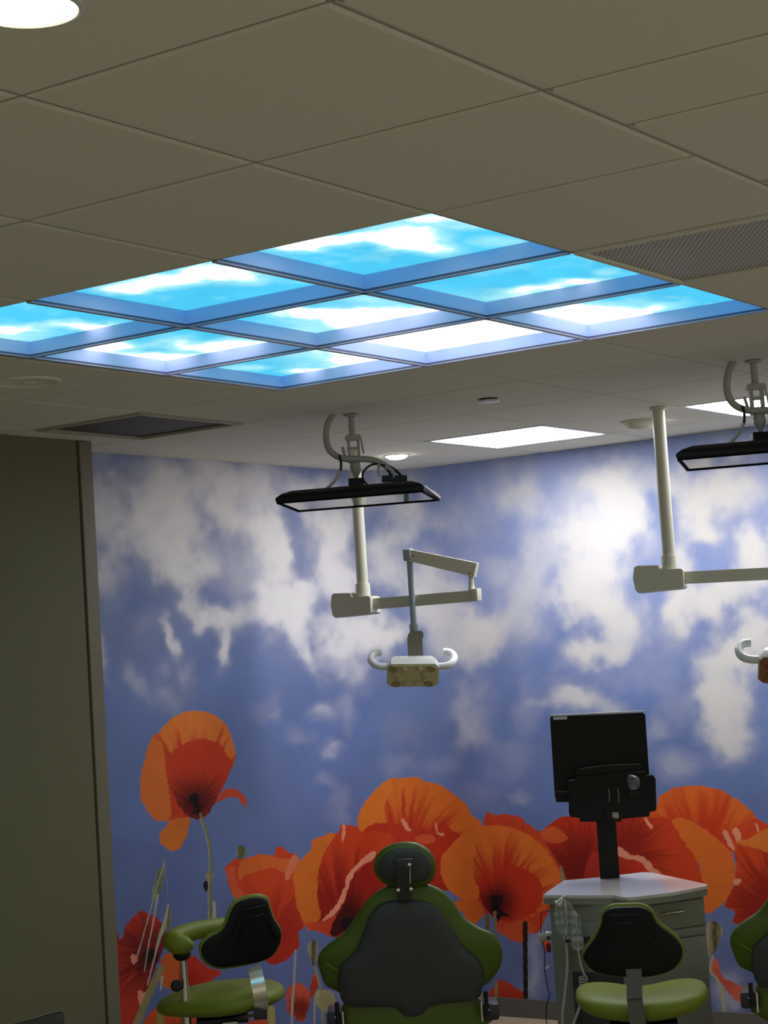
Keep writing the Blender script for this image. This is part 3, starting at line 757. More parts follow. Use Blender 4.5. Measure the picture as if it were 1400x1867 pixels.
skymat = attr_mat('sky_print_backlit', emit=1.0)
ZR = .075
where = {(0, 0): 'nearest corner of the skylight', (1, 0): 'middle of the right edge of the skylight', (2, 0): 'right corner of the skylight',
         (0, 1): 'middle of the near left edge of the skylight', (1, 1): 'centre of the skylight', (2, 1): 'middle of the far edge, almost all white cloud',
         (0, 2): 'left corner of the skylight, cut by the picture edge', (1, 2): 'far left edge of the skylight, mostly white cloud', (2, 2): 'farthest corner of the skylight, above the ceiling screen'}
for (i, j), wh in where.items():
    t = empty('sky_light_panel', M((i + .5, j + .5, ZR)), 0, 'backlit blue sky print panel at ' + wh, 'light panel', 'backlit sky panels of the false skylight')
    e = .013
    o = painted_grid('sky_print', np.linspace(i + e, i + 1 - e, 70), np.linspace(j + e, j + 1 - e, 70),
                     lambda a, b: np.stack([a, b, np.full_like(a, ZR)], 1), paint_sky, skymat)
    o.parent = t; o.matrix_parent_inverse = Matrix.Translation(-t.location)
    bm = BM()
    for s in (0, 1):
        for (lo, hi) in (((i + e * (1 - s) if False else i + (e - .006 if s == 0 else 1 - e), j + e, .0125), (i + (e if s == 0 else 1 - e + .006), j + 1 - e, ZR + .004)),
                         ((i + e - .006, j + (e - .006 if s == 0 else 1 - e), .0125), (i + 1 - e + .006, j + (e if s == 0 else 1 - e + .006), ZR + .004))):
            a, b = M(lo), M(hi); box(bm, (a + b) / 2 - t.location, b - a)
    obj('reveal_frame', bm, MT['panelwall'], t, smooth=False)
# skylight tee bars: web painted dark as shadow gap, flange tinted blue-lit
bm = BM()
for k in range(4):
    for (a_, b_) in (((k, 0), (k, 3)), ((0, k), (3, k))) if k else ():
        tbar(a_[0], a_[1], b_[0], b_[1], .024, .003, .0125)
o = obj('trim_4', bm, mat('tee_shadow_web', (84, 92, 120), 0.6), None, smooth=False); tag(o, 'webs of the skylight bars, coloured dark as the shadow gap', kind='structure')
bm = BM()
for k in range(4):
    for (a_, b_) in (((k, 0), (k, 3)), ((0, k), (3, k))) if k else ():
        tbar(a_[0], a_[1], b_[0], b_[1], .026, -.003, .003)
o = obj('trim_5', bm, mat('tee_bluelit_flange', (170, 172, 196), 0.4), None, smooth=False); tag(o, 'flanges of the skylight bars, tinted pale blue as if lit', kind='structure')
# backing above the panels so no outside light enters
bm = BM(); a, b = M((-9.2, -6.2, .16)), M((UF + .3, VL + .3, .2)); box(bm, (a + b) / 2, b - a)
o = obj('ceiling_deck', bm, MT['plenum'], None, smooth=False); tag(o, 'deck above the suspended ceiling', kind='structure')

# ------------------------------------------------------------------ ceiling fittings
def troffer(u0, v0, u1, v1, label):
    c = M(((u0 + u1) / 2, (v0 + v1) / 2, 0)); t = empty('troffer_light', c, 0, label, 'ceiling light', 'square troffer lights')
    w, d = (u1 - u0) * U, (v1 - v0) * U
    bm = BM()
    for s in (-1, 1):
        box(bm, (s * (w / 2 - .012), 0, .004), (.024, d, .012)); box(bm, (0, s * (d / 2 - .012), .004), (w - .05, .024, .012))
    obj('frame', bm, MT['white'], t, smooth=False)
    bm = BM()
    ww, dd = w / 2 - .024, d / 2 - .024
    # shallow pan-shaped diffuser
    r = [[(-ww, -dd, .012), (ww, -dd, .012), (ww, dd, .012), (-ww, dd, .012)], [(-ww + .03, -dd + .03, .002), (ww - .03, -dd + .03, .002), (ww - .03, dd - .03, .002), (-ww + .03, dd - .03, .002)]]
    vs = [[bm.verts.new(p) for p in q] for q in r]
    bm.faces.new(vs[1])
    for k in range(4): bm.faces.new((vs[0][k], vs[0][(k + 1) % 4], vs[1][(k + 1) % 4], vs[1][k]))
    obj('diffuser', bm, MT['troffer'], t, smooth=False)


troffer(6.15, 3.06, 7.19, 4.09, 'glowing square ceiling light left of the white pole, near the mural corner')
troffer(6.15, 1.0, 7.19, 2.0, 'glowing square ceiling light at the right picture edge, behind the second screen mount')


def downlight(px, r, m, label, name='downlight', drop=.0):
    p = on_z(*px); t = empty(name, M(p), 0, label, 'ceiling light', 'round recessed downlights')
    bm = BM(); lathe(bm, [(r * 1.14, .004), (r * 1.14, -.003), (r * 1.03, -.005), (r, -.003), (r, .004)], n=40)
    obj('trim_ring', bm, MT['white'], t)
    bm = BM(); lathe(bm, [(r * .99, .002), (r * .97, -.002 - drop * .3), (r * .7, -.004 - drop * .8), (r * .3, -.005 - drop), (0, -.005 - drop)], n=40)
    obj('lens', bm, m, t)


downlight((48, 14), .071, MT['spotnear'], 'large bright round downlight at the top left picture corner')
downlight((723, 830), .055, MT['spot'], 'small bright downlight just right of the ceiling screen cables', drop=.016)
downlight((1192, 769), .045, MT['spot'], 'small bright downlight half hidden behind the right white pole', drop=.012)

# dome detector beside pole
p = on_z(1166, 767); t = empty('dome_detector', M(p), 0, 'shallow beige dome detector left of the right ceiling pole', 'detector')
bm = BM(); lathe(bm, [(.085, .004), (.085, -.008), (.08, -.012), (.0, -.012)], n=32); obj('mount_plate', bm, MT['beige'], t)
bm = BM(); lathe(bm, [(.075, -.012), (.072, -.022), (.058, -.036), (.03, -.044), (0, -.046)], n=32); obj('dome', bm, MT['beige'], t)
# concealed sprinkler
p = on_z(890, 727); t = empty('sprinkler_cover', M(p), 0, 'small white round sprinkler cover on the bare ceiling tile', 'sprinkler')
bm = BM(); lathe(bm, [(.036, .004), (.036, -.004), (.03, -.006)], n=32); obj('collar', bm, MT['dark'], t)
bm = BM(); lathe(bm, [(.042, -.007), (.042, -.012), (.038, -.014), (0, -.014)], n=32); obj('cover_plate', bm, MT['white'], t)
# ceiling speaker
p = on_z(52, 695); t = empty('ceiling_speaker', M(p), 0, 'flat round ceiling speaker below the left end of the skylight', 'speaker')
bm = BM(); lathe(bm, [(.105, .003), (.105, -.004), (.094, -.008), (.09, -.005)], n=48); obj('rim', bm, MT['ceiling'], t)
bm = BM(); lathe(bm, [(.091, .002), (.09, -.004), (.02, -.006), (.018, -.009), (0, -.009)], n=48); obj('grille', bm, MT['ceiling'], t)
# return vent
u0, v0, u1, v1 = 3.0, 4.09, 4.0, 4.98
t = empty('return_vent', M(((u0 + u1) / 2, (v0 + v1) / 2, 0)), 0, 'dark grey square return air vent above the olive partition', 'vent')
w, d = (u1 - u0) * U, (v1 - v0) * U
bm = BM()
for s in (-1, 1):
    box(bm, (s * (w / 2 - .011), 0, -.001), (.022, d, .012)); box(bm, (0, s * (d / 2 - .011), -.001), (w - .046, .022, .012))
obj('frame', bm, MT['ventframe'], t, smooth=False, bevel=.002)
bm = BM(); box(bm, (0, 0, .008), (w - .044, d - .044, .004)); obj('perforated_panel', bm, MT['vent'], t, smooth=False)
# supply grille
u0, v0, u1, v1 = 1.0, -1.02, 2.0, 0.0
t = empty('supply_grille', M(((u0 + u1) / 2, (v0 + v1) / 2, 0)), 0, 'finely striped perforated air grille tile at the right of the skylight', 'vent')
w, d = (u1 - u0) * U - .016, (v1 - v0) * U - .016
bm = BM()
for s in (-1, 1):
    box(bm, (s * (w / 2 - .009), 0, 0.001), (.018, d, .012)); box(bm, (0, s * (d / 2 - .009), 0.001), (w - .038, .018, .012))
obj('frame', bm, MT['ceiling'], t, smooth=False, bevel=.002)
bm = BM(); box(bm, (0, 0, .004), (w - .036, d - .036, .004)); obj('perforated_panel', bm, MT['grille'], t, smooth=False)


# ------------------------------------------------------------------ ceiling screens
KM = 12.09


def make_screen():
    F = Frame(640, 755, KM, 0.0)
    L = lambda x, y, k=KM: F.loc(M(at_k(x, y, k)))
    t = empty('ceiling_screen', F.o, F.rz)
    P0 = L(640, 755); zt = P0.z
    ax, ay = 0.0, 0.0
    pz = lambda y: L(641, y).z
    bm = BM(); tube(bm, [(ax, ay, zt - .004), (ax, ay, pz(800))], .0125, 16); lathe(bm, [(.03, zt - .003), (.03, zt - .008), (.016, zt - .012)], n=24)
    obj('ceiling_pole', bm, MT['bracket'] if False else MT['conduit'], t)
    # yoke
    xo = L(645, 820).x
    bm = BM(); z1, z2 = pz(795), pz(845)
    box(bm, (xo, 0, pz(799)), (.056, .045, .022))
    for s in (-1, 1):
        box(bm, (xo + s * .019, 0, (z1 + z2) / 2), (.012, .03, z1 - z2))
        tube(bm, [(xo + s * .024, -.022, pz(800)), (xo + s * .024, .022, pz(800))], .009, 12)
    box(bm, (xo, 0, pz(818)), (.05, .03, .01)); box(bm, (xo, 0, pz(838)), (.05, .036, .02))
    tube(bm, [(xo + .03, -.012, pz(799)), (xo + .038, -.012, pz(830))], .004, 8)
    tube(bm, [(xo - .045, -.01, pz(815)), (xo - .035, -.012, pz(835))], .006, 8)
    obj('yoke', bm, MT['conduit'], t, bevel=.002)
    bm = BM(); lathe(bm, [(.0, pz(842)), (.016, pz(843)), (.022, pz(850)), (.022, pz(858)), (.014, pz(866)), (.008, pz(870)), (.008, pz(880))], c=(xo + .004, 0, 0), n=20)
    obj('swivel_joint', bm, MT['conduit'], t)
    # screen slab: near edge / far edge corners
    kn = (11.85, 11.62)
    NL, NR = L(503, 916, kn[0]), L(772, 894, kn[1])
    FL, FR = L(535, 933, kn[0] + .47), L(785, 912, kn[1] + .47)
    ex = (NR - NL).normalized(); ey = ((FL + FR) / 2 - (NL + NR) / 2); ey = (ey - ex * ey.dot(ex)).normalized(); ez = ex.cross(ey).normalized()
    w = (NR - NL).length + .004; hgt = ((FL + FR) / 2 - (NL + NR) / 2).dot(ey)
    c0 = (NL + NR) / 2
    fr = lambda a, b, c: c0 + ex * a + ey * b + ez * c

    def slabm(bm, x0, x1, y0, y1, zz):            # zz list of (inset, z)
        rings = [[bm.verts.new(fr(a, b, z)) for a, b in ((x0 + i, y0 + i * .6), (x1 - i, y0 + i * .6), (x1 - i, y1 - i * .6), (x0 + i, y1 - i * .6))] for i, z in zz]
        for A_, B_ in zip(rings, rings[1:]):
            for k in range(4): bm.faces.new((A_[k], A_[(k + 1) % 4], B_[(k + 1) % 4], B_[k]))
        bm.faces.new(rings[0][::-1]); bm.faces.new(rings[-1])
    bm = BM(); slabm(bm, -w / 2, w / 2, 0, hgt, [(.004, 0), (0, .005), (0, .016), (.02, .032), (.055, .045), (.1, .05)])
    obj('back_shell', bm, MT['black'], t, bevel=.003)
    # bezel ring under and glass
    bm = BM(); bz = .014
    for (a0, a1, b0, b1) in ((-w / 2 + .003, w / 2 - .003, 0.003, bz), (-w / 2 + .003, w / 2 - .003, hgt - bz, hgt - .003), (-w / 2 + .003, -w / 2 + bz, bz, hgt - bz), (w / 2 - bz, w / 2 - .003, bz, hgt - bz)):
        vs = [fr(a, b, z) for z in (-.0055, .003) for a, b in ((a0, b0), (a1, b0), (a1, b1), (a0, b1))]
        v = [bm.verts.new(q) for q in vs]
        for f in ((3, 2, 1, 0), (4, 5, 6, 7), (0, 1, 5, 4), (1, 2, 6, 5), (2, 3, 7, 6), (3, 0, 4, 7)): bm.faces.new([v[i] for i in f])
    obj('bezel', bm, MT['bezel'], t, smooth=False)
    bm = BM(); v = [bm.verts.new(fr(a, b, -.002)) for a, b in ((-w / 2 + bz, bz), (w / 2 - bz, bz), (w / 2 - bz, hgt - bz), (-w / 2 + bz, hgt - bz))]; bm.faces.new(v)
    obj('display_glass', bm, MT['screen'], t, smooth=False, label='glossy dark screen glass reflecting the mural')
    # mount block
    bt = fr(0, hgt * .45, .05); bt.x = xo
    bm = BM(); box(bm, (xo + .002, 0, pz(884)), (.062, .062, .044)); obj('mount_block', bm, MT['black'], t, bevel=.004)
    # conduit
    bm = BM()
    pts = [L(608, 756), L(598, 775), L(595, 800), L(600, 820), L(612, 832), L(630, 838), L(652, 838), L(672, 839), L(688, 843), L(703, 851), L(716, 862)]
    pts = [Vector((q.x, q.y - .03 + (0 if i > 0 else .03), q.z)) for i, q in enumerate(pts)]
    pts[0].z = zt
    tube(bm, pts, .0125, 12, smooth=10, ribs=.09); obj('flexible_conduit', bm, MT['conduit'], t)

    def cable(px, r, m, nm, dy=-.03):
        bm = BM(); tube(bm, [Vector((L(x, y).x, dy, L(x, y).z)) for x, y in px], r, 8, smooth=6); obj(nm, bm, m, t)
    cable([(619, 832), (622, 846), (621, 862)], .005, MT['rubber'], 'cable')
    cable([(621, 860), (613, 876), (604, 886), (594, 895)], .006, MT['hose'], 'cable')
    cable([(702, 851), (690, 848), (676, 850), (664, 860), (661, 872), (666, 882), (674, 890)], .0042, MT['rubber'], 'cable')
    cable([(694, 845), (710, 852), (722, 860), (732, 870)], .0055, MT['rubber'], 'cable', -.02)
    cable([(706, 856), (711, 864), (712, 872)], .007, MT['rubber'], 'cable', -.02)
    cable([(713, 862), (718, 868), (716, 874)], .006, MT['conduit'], 'cable', -.035)
    cable([(691, 847), (690, 860), (692, 871)], .005, MT['conduit'], 'cable_tie', -.04)
    q = L(719, 875); bm = BM(); box(bm, (q.x, -.02, q.z), (.1, .04, .026), Matrix.Rotation(.05, 3, 'Y')); obj('power_adapter', bm, MT['blacks'], t, bevel=.003)
    # silver edge strip on the right end
    bm = BM(); bar(bm, fr(w / 2 + .001, .02, .018), fr(w / 2 + .001, hgt - .01, .006), .003, .007); obj('side_trim', bm, MT['chrome'], t, smooth=False, label='bright silver side edge')
    return t, F


scr, SF = make_screen()
tag(scr, 'black flat screen hung face down from the ceiling, left of the two', 'screen', 'ceiling hung patient screens')
s2 = copy_tree(scr)
m2 = on_z(1373, 657); s2.location = (m2[0] * U, m2[1] * U, 0); s2.rotation_euler.z += math.radians(-1.5)
s2['label'] = 'black flat screen hung face down from the ceiling, cut by the right picture edge'


# ------------------------------------------------------------------ ceiling pole dental lights
def make_light(pole_px, kp, top_uv, arm_end, upper_end, rod_bot, head, lens_mat, label, cap=0.0):
    """all arguments are survey points (x, y, k)"""
    F = Frame(pole_px[0], pole_px[1], kp, 0.0)
    L = lambda x, y, k: F.loc(M(at_k(x, y, k)))
    t = empty('dental_light', F.o, F.rz, label, 'dental light', 'ceiling pole dental lights')
    zc = ZC * U
    s = 1.0
    pb = L(pole_px[0], pole_px[1], kp); za = pb.z          # axis of arm at pole
    bm = BM(); tube(bm, [(0, 0, zc - .002), (0, 0, za + .06)], .0268, 24); obj('pole', bm, MT['beige'], t)
    bm = BM(); lathe(bm, [(.034, zc - .002), (.034, zc - .012), (.029, zc - .014)], n=28); obj('ceiling_collar', bm, MT['beige'], t)
    bm = BM(); lathe(bm, [(.027, za + .086), (.0325, za + .086), (.034, za + .082), (.0345, za + .012)], n=28)
    obj('pole_sleeve', bm, MT['beige'], t)
    e1 = L(*arm_end); d = (e1 - Vector((0, 0, za))); d.z = 0; dn = d.normalized(); sn = Vector((dn.y, -dn.x, 0))
    # housing block: wedge shaped, notch by the pole
    bm = BM()
    f = lambda a, b, c: dn * a + sn * c + Vector((0, 0, b))
    prof = [(-.148, za - .004), (-.140, za - .052), (-.128, za - .064), (.05, za - .058), (.06, za - .05), (.06, za + .02), (.05, za + .026), (-.035, za + .026), (-.042, za + .046), (-.128, za + .05), (-.14, za + .042)]
    prism(bm, prof, -.05, .05, f)
    obj('pivot_housing', bm, MT['beige'], t, bevel=.007, seg=3)
    bm = BM(); bar(bm, dn * .03 + Vector((0, 0, za - .012)), Vector((e1.x, e1.y, e1.z)), .034, .05, h2=.05)
    obj('lower_arm', bm, MT['beige'], t, bevel=.005, seg=3)
    ee = e1 + dn * -.02
    bm = BM(); box(bm, e1 + Vector((0, 0, .004)), (.034, .05, .056), Matrix.Rotation(math.atan2(dn.y, dn.x), 3, 'Z')); obj('arm_end_cap', bm, MT['beige'], t, bevel=.004)
    # knuckle post between arms
    u1 = L(*upper_end[0]); u2 = L(*upper_end[1])
    bm = BM(); tube(bm, [ee + Vector((0, 0, .02)), Vector((ee.x, ee.y, u1.z - .01))], .012, 16); lathe(bm, [(.017, 0), (.013, .022)], c=ee + Vector((0, 0, .024)), n=18); obj('arm_post', bm, MT['beige'], t)
    dd = (u2 - u1).normalized()
    bm = BM(); bar(bm, Vector((ee.x, ee.y, u1.z)) - dd * .03, u2, .04, .064, w2=.038, h2=.052)
    obj('spring_arm', bm, MT['beige'], t, bevel=.008, seg=3)
    bm = BM(); box(bm, u2 + dd * .004, (.04, .046, .056), Matrix.Rotation(math.atan2(dd.y, dd.x), 3, 'Z')); obj('spring_arm_cap', bm, MT['rod'], t, bevel=.009, seg=3)
    for q in (Vector((ee.x, ee.y, u1.z)) - dd * .005 + Vector((0, 0, -.02)), u2 - dd * .03):
        bm = BM(); tube(bm, [q - Vector((sn.x, sn.y, 0)) * -.0225, q - Vector((sn.x, sn.y, 0)) * .0225], .0035, 8)
        obj('pivot_pin', bm, MT['dark'], t)
    rb = L(*rod_bot)
    top = Vector((u2.x, u2.y, u2.z - .02)); rb = Vector((u2.x, u2.y, rb.z))
    bm = BM(); tube(bm, [top, rb], .0142, 18); obj('drop_rod', bm, MT['rod'], t)
    bm = BM(); lathe(bm, [(.0185, .0), (.0195, .006), (.0195, .034), (.0165, .036)], c=rb, n=22); obj('rod_collar', bm, MT['rod'], t)
    # knuckle
    kz = rb.z
    bm = BM()
    pr = [(-.036, kz - .15), (-.036, kz - .035), (-.03, kz - .01), (-.018, kz + .002), (.03, kz + .002), (.038, kz - .006), (.038, kz - .026), (.032, kz - .036), (.032, kz - .15)]
    prism(bm, pr, rb.y - .024, rb.y + .02, lambda a, b, c: Vector((rb.x + a + .002, c, b)))
    obj('head_knuckle', bm, MT['knuckle'], t, bevel=.005)
    # head: tilted to face the viewer and down
    hc = L(*head); hc.y = rb.y - .005
    tilt = Matrix.Rotation(math.radians(-37), 3, 'X') @ Matrix.Identity(3)
    fr = lambda a, b, c: hc + tilt @ Vector((a, b, c)) if False else hc + Matrix.Rotation(math.radians(3), 3, 'Y') @ (tilt @ Vector((a, b, c)))
    rr = [(-.118, -.06), (-.1, -.085), (.1, -.085), (.118, -.06), (.118, .06), (.1, .085), (-.1, .085), (-.118, .06)]
    bm = BM()
    secs = [(1.0, -.012), (1.0, .0), (.97, .018), (.9, .036), (.8, .046), (.5, .05)]
    rings = [[bm.verts.new(fr(a * s_, b * s_, z)) for a, b in rr] for s_, z in secs]
    for A_, B_ in zip(rings, rings[1:]):
        for k in range(8): bm.faces.new((A_[k], A_[(k + 1) % 8], B_[(k + 1) % 8], B_[k]))
    bm.faces.new(rings[0][::-1]); bm.faces.new(rings[-1])
    obj('head_housing', bm, MT['white'], t, bevel=.004)
    bm = BM(); prism(bm, [(a * .955, b * .94) for a, b in rr], -.018, -.010, fr); face = obj('lens_plate', bm, lens_mat, t, bevel=.003)
    k = 0
    for (a, b, dk) in ((-.075, .058, 1), (-.028, .052, 0), (.022, .052, 0), (.072, .058, 1), (-.062, .018, 0), (.058, .018, 0), (-.072, -.018, 0), (.056, -.018, 0), (-.09, -.056, 1), (-.04, -.056, 0), (.03, -.056, 0), (.082, -.056, 1)):
        bm = BM(); R = Matrix.Rotation(math.radians(3), 3, 'Y') @ tilt
        prof = [(.02, 0.002), (.0195, -.004), (.014, -.0095), (.007, -.012), (0, -.0125)] if not dk else [(.021, .002), (.02, -.004), (.016, -.005), (.013, -.003), (0, -.003)]
        lathe(bm, prof, c=fr(a, b, -.018), n=18, rot=R); obj('lens', bm, (MT['lens_dark'] if dk else MT['lens']) if lens_mat is MT['lens_face'] else MT['lens_amber'], face)
    for s_ in (-1, 1):
        bm = BM()
        pts = [fr(s_ * .1, -.045, .004), fr(s_ * .145, -.05, .002), fr(s_ * .174, -.05, .014), fr(s_ * .188, -.046, .042), fr(s_ * .184, -.04, .072), fr(s_ * .166, -.036, .09), fr(s_ * .142, -.034, .094)]
        tube(bm, pts, lambda q: .0172 - .002 * abs(q - .5), 14, smooth=5); obj('handle', bm, MT['white'], t)
    return t


k1 = 14.17
make_light((663, 1098, )[:2], k1, None, (868, 1086, 13.75), ((868, 1036, 13.75), (746, 1012, 13.95)), (749, 1152, 13.95), (752, 1227, 13.95), MT['lens_face'],
           'white dental light with beige lens plate on a folded arm, hanging left of centre')
k2 = 12.66
make_light((1222, 1050), k2, None, (1462, 1043, 12.4), ((1462, 990, 12.4), (1436, 985, 11.9)), (1442, 1118, 11.9), (1437, 1216, 11.9), MT['lens_amber'],
           'white dental light with amber lens plate, half outside the right picture edge')


# ------------------------------------------------------------------ dental chairs
def make_chair():
    F = Frame(748, 1740, 11.0)
    t = empty('dental_chair', F.o, F.rz)
    q = lambda pts, dx=0: [F.xz(x, y) for x, y in pts]
    zt = F.xz(748, 1640)[1]
    lean = lambda z: -.18 * (z - zt)
    fr = lambda yo: (lambda a, b, c: Vector((a, c + yo + lean(b), b)))
    green = q([(690, 1627), (720, 1614), (765, 1613), (800, 1622), (826, 1646), (845, 1675), (872, 1694), (902, 1709), (916, 1732), (919, 1752), (914, 1775), (900, 1797), (884, 1810), (860, 1830), (750, 1845), (640, 1832), (612, 1818), (592, 1808), (581, 1780), (577, 1762), (583, 1742), (604, 1722), (628, 1704), (648, 1676), (664, 1650)])
    bm = BM(); pad(bm, green, .05, .05, fr(.06), p=2.4, rings=10, n=110); obj('backrest_cushion', bm, MT['greend'], t)
    grey = q([(697, 1648), (737, 1641), (780, 1646), (803, 1663), (829, 1700), (846, 1729), (874, 1754), (884, 1780), (882, 1810), (868, 1832), (794, 1840), (771, 1858), (755, 1864), (737, 1862), (716, 1845), (634, 1843), (617, 1815), (616, 1780), (622, 1762), (646, 1738), (664, 1697), (674, 1670)])
    bm = BM(); pad(bm, grey, .055, .02, fr(.03), p=5, rings=7, n=110); obj('back_shell', bm, MT['shell'], t)
    # stitched seams on the wings
    bm = BM()
    for pts in ([(594, 1762), (608, 1770), (616, 1776)], ): tube(bm, [fr(.012)(*F.xz(*p), 0) for p in pts], .002, 6)
    obj('seam', bm, MT['green'], t)
    # headrest
    hr = q([(738, 1535), (765, 1539), (786, 1555), (795, 1580), (790, 1604), (775, 1617), (740, 1623), (705, 1616), (688, 1602), (681, 1580), (690, 1556), (710, 1541)])
    bm = BM(); pad(bm, hr, .045, .045, fr(.05), p=2.3, rings=9, n=72); hd = obj('headrest', bm, MT['greend'], t)
    pl = q([(738, 1544), (762, 1548), (780, 1562), (787, 1582), (782, 1600), (768, 1609), (738, 1612), (708, 1607), (693, 1596), (689, 1580), (696, 1562), (714, 1549)])
    bm = BM(); pad(bm, pl, .03, .01, fr(.028), p=3, rings=6, n=60); obj('headrest_back_plate', bm, MT['shell'], hd)
    a, b = F.xz(732, 1570), F.xz(737, 1638)
    y0 = -.035
    bm = BM(); bar(bm, (a[0], y0 + lean(a[1]), a[1]), (b[0], y0 + lean(b[1]) + .01, b[1]), .046, .02, up=(0, 1, 0), w2=.052)
    box(bm, (F.xz(738, 1572)[0], y0 - .004 + lean(a[1]), a[1] + .0), (.058, .028, .03)); obj('headrest_bracket', bm, MT['dark'], t, bevel=.004)
    for x, y in ((746, 1572), (726, 1619), (749, 1617)):
        bm = BM(); c = F.xz(x, y); lathe(bm, [(.006, 0), (.006, -.02), (0, -.021)], c=(c[0], y0 + lean(c[1]) - .0, c[1]), n=12, rot=Matrix.Rotation(math.radians(-90), 3, 'X'))
        obj('bracket_bolt', bm, MT['chrome'], t)
    bm = BM(); tube(bm, [(F.xz(747, y)[0], y0 + lean(F.xz(747, y)[1]) - .012, F.xz(747, y)[1]) for y in (1575, 1592, 1606)], .003, 8, smooth=4); obj('release_rod', bm, MT['chrome'], t)
    # seat, legrest, arms, base
    sz = F.xz(748, 1862)[1]
    seat = [(-.25, .12), (.25, .12), (.27, .4), (.24, .75), (0, .8), (-.24, .75), (-.27, .4)]
    bm = BM(); pad(bm, seat, .06, .05, lambda a, b, c: Vector((a, b, sz - .03 + c)), p=3); obj('seat_cushion', bm, MT['greend'], t)
    leg = [(-.22, .8), (.22, .8), (.2, 1.2), (.14, 1.35), (-.14, 1.35), (-.2, 1.2)]
    bm = BM(); pad(bm, leg, .05, .04, lambda a, b, c: Vector((a, b, sz - .06 - (b - .8) * .25 + c)), p=3); obj('legrest', bm, MT['greend'], t)
    bm = BM(); lb = q([(632, 1830), (716, 1834), (737, 1848), (770, 1848), (794, 1832), (870, 1824), (872, 1900), (640, 1905)]); pad(bm, lb, .03, .03, lambda a, b, c: Vector((a, .1 + c, b)), p=3); obj('lumbar_cushion', bm, MT['greend'], t)
    for s, (x0, x1, y0_, xl) in ((-1, (594, 628, 1850, 613), ), (1, (886, 912, 1835, 890))) if False else ((-1, (594, 628, 1851, 613)), (1, (880, 911, 1837, 890))):
        (ax_, az_), (bx_, _) = F.xz(x0, y0_), F.xz(x1, y0_)
        w = bx_ - ax_; cx = (ax_ + bx_) / 2
        bm = BM(); box(bm, (cx, .06 + .07, az_ - .03), (w, .15, .06)); ar = obj('armrest', bm, MT['dark'], t, bevel=.012)
        lx, lz = F.xz(xl, y0_ + 9 if s < 0 else 1840)
        bm = BM(); tube(bm, [(lx - .004 * s, .04, lz + .055), (lx - .004 * s, .04, lz - .03)], .008, 12); obj('arm_post', bm, MT['blacks'], ar)
        bm = BM(); lathe(bm, [(.005, 0), (.0045, -.003), (0, -.004)], c=(lx, .046, az_ - .018), n=14, rot=Matrix.Rotation(math.radians(-90), 3, 'X')); obj('indicator_light', bm, MT['led'], ar, label='small pale blue indicator light')
        bm = BM(); tube(bm, [(lx + .022 * (1 if s < 0 else -1), .045, lz + .02), (lx + .022 * (1 if s < 0 else -1), .045, lz - .05)], .005, 10); obj('arm_pin', bm, MT['chrome'], ar)
    bm = BM(); box(bm, (0, .42, (sz - .1 + .06) / 2 + .0), (.26, .42, sz - .16)); obj('base_column', bm, MT['bracket'], t, bevel=.02)
    bm = BM(); prism(bm, [(-.3, .1), (.3, .1), (.28, .9), (.1, 1.05), (-.1, 1.05), (-.28, .9)], 0.0, .05); obj('base_plate', bm, MT['bracket'], t, bevel=.01)
    return t, F


ch, CF = make_chair()
tag(ch, 'green dental chair seen from behind with charcoal back shell, in the middle', 'dental chair', 'green dental chairs')
ch2 = copy_tree(ch)
_f2 = Frame(1333 + 171 * 1.03, 1736, 10.7)
ch2.location = _f2.o; ch2.rotation_euler = (0, 0, _f2.rz)
ch2['label'] = 'green dental chair cut by the right picture edge, only its left wing showing'


# ------------------------------------------------------------------ stools
def stool_base(t, c, ztop, r=.28):
    bm = BM(); tube(bm, [(c[0], c[1], .1), (c[0], c[1], ztop - .2)], .028, 18); tube(bm, [(c[0], c[1], ztop - .22), (c[0], c[1], ztop)], .017, 16); obj('gas_lift', bm, MT['chrome'], t)
    for k in range(5):
        an = k * 2 * math.pi / 5 + .3; e = Vector((c[0] + r * math.cos(an), c[1] + r * math.sin(an), .085))
        bm = BM(); bar(bm, (c[0], c[1], .12), e, .05, .035, w2=.03, h2=.022); lg = obj('base_leg', bm, MT['blacks'], t, bevel=.006)
        bm = BM()
        for s in (-1, 1):
            lathe(bm, [(.0, -.008), (.027, -.008), (.03, 0), (.027, .008), (0, .008)], c=(e.x + s * .014 * math.sin(an), e.y - s * .014 * math.cos(an), .031), n=20,
                  rot=Matrix.Rotation(an, 3, 'Z') @ Matrix.Rotation(math.pi / 2, 3, 'X'))
        tube(bm, [(e.x, e.y, .05), (e.x, e.y, .085)], .008, 8)
        obj('caster', bm, MT['rubber'], lg)


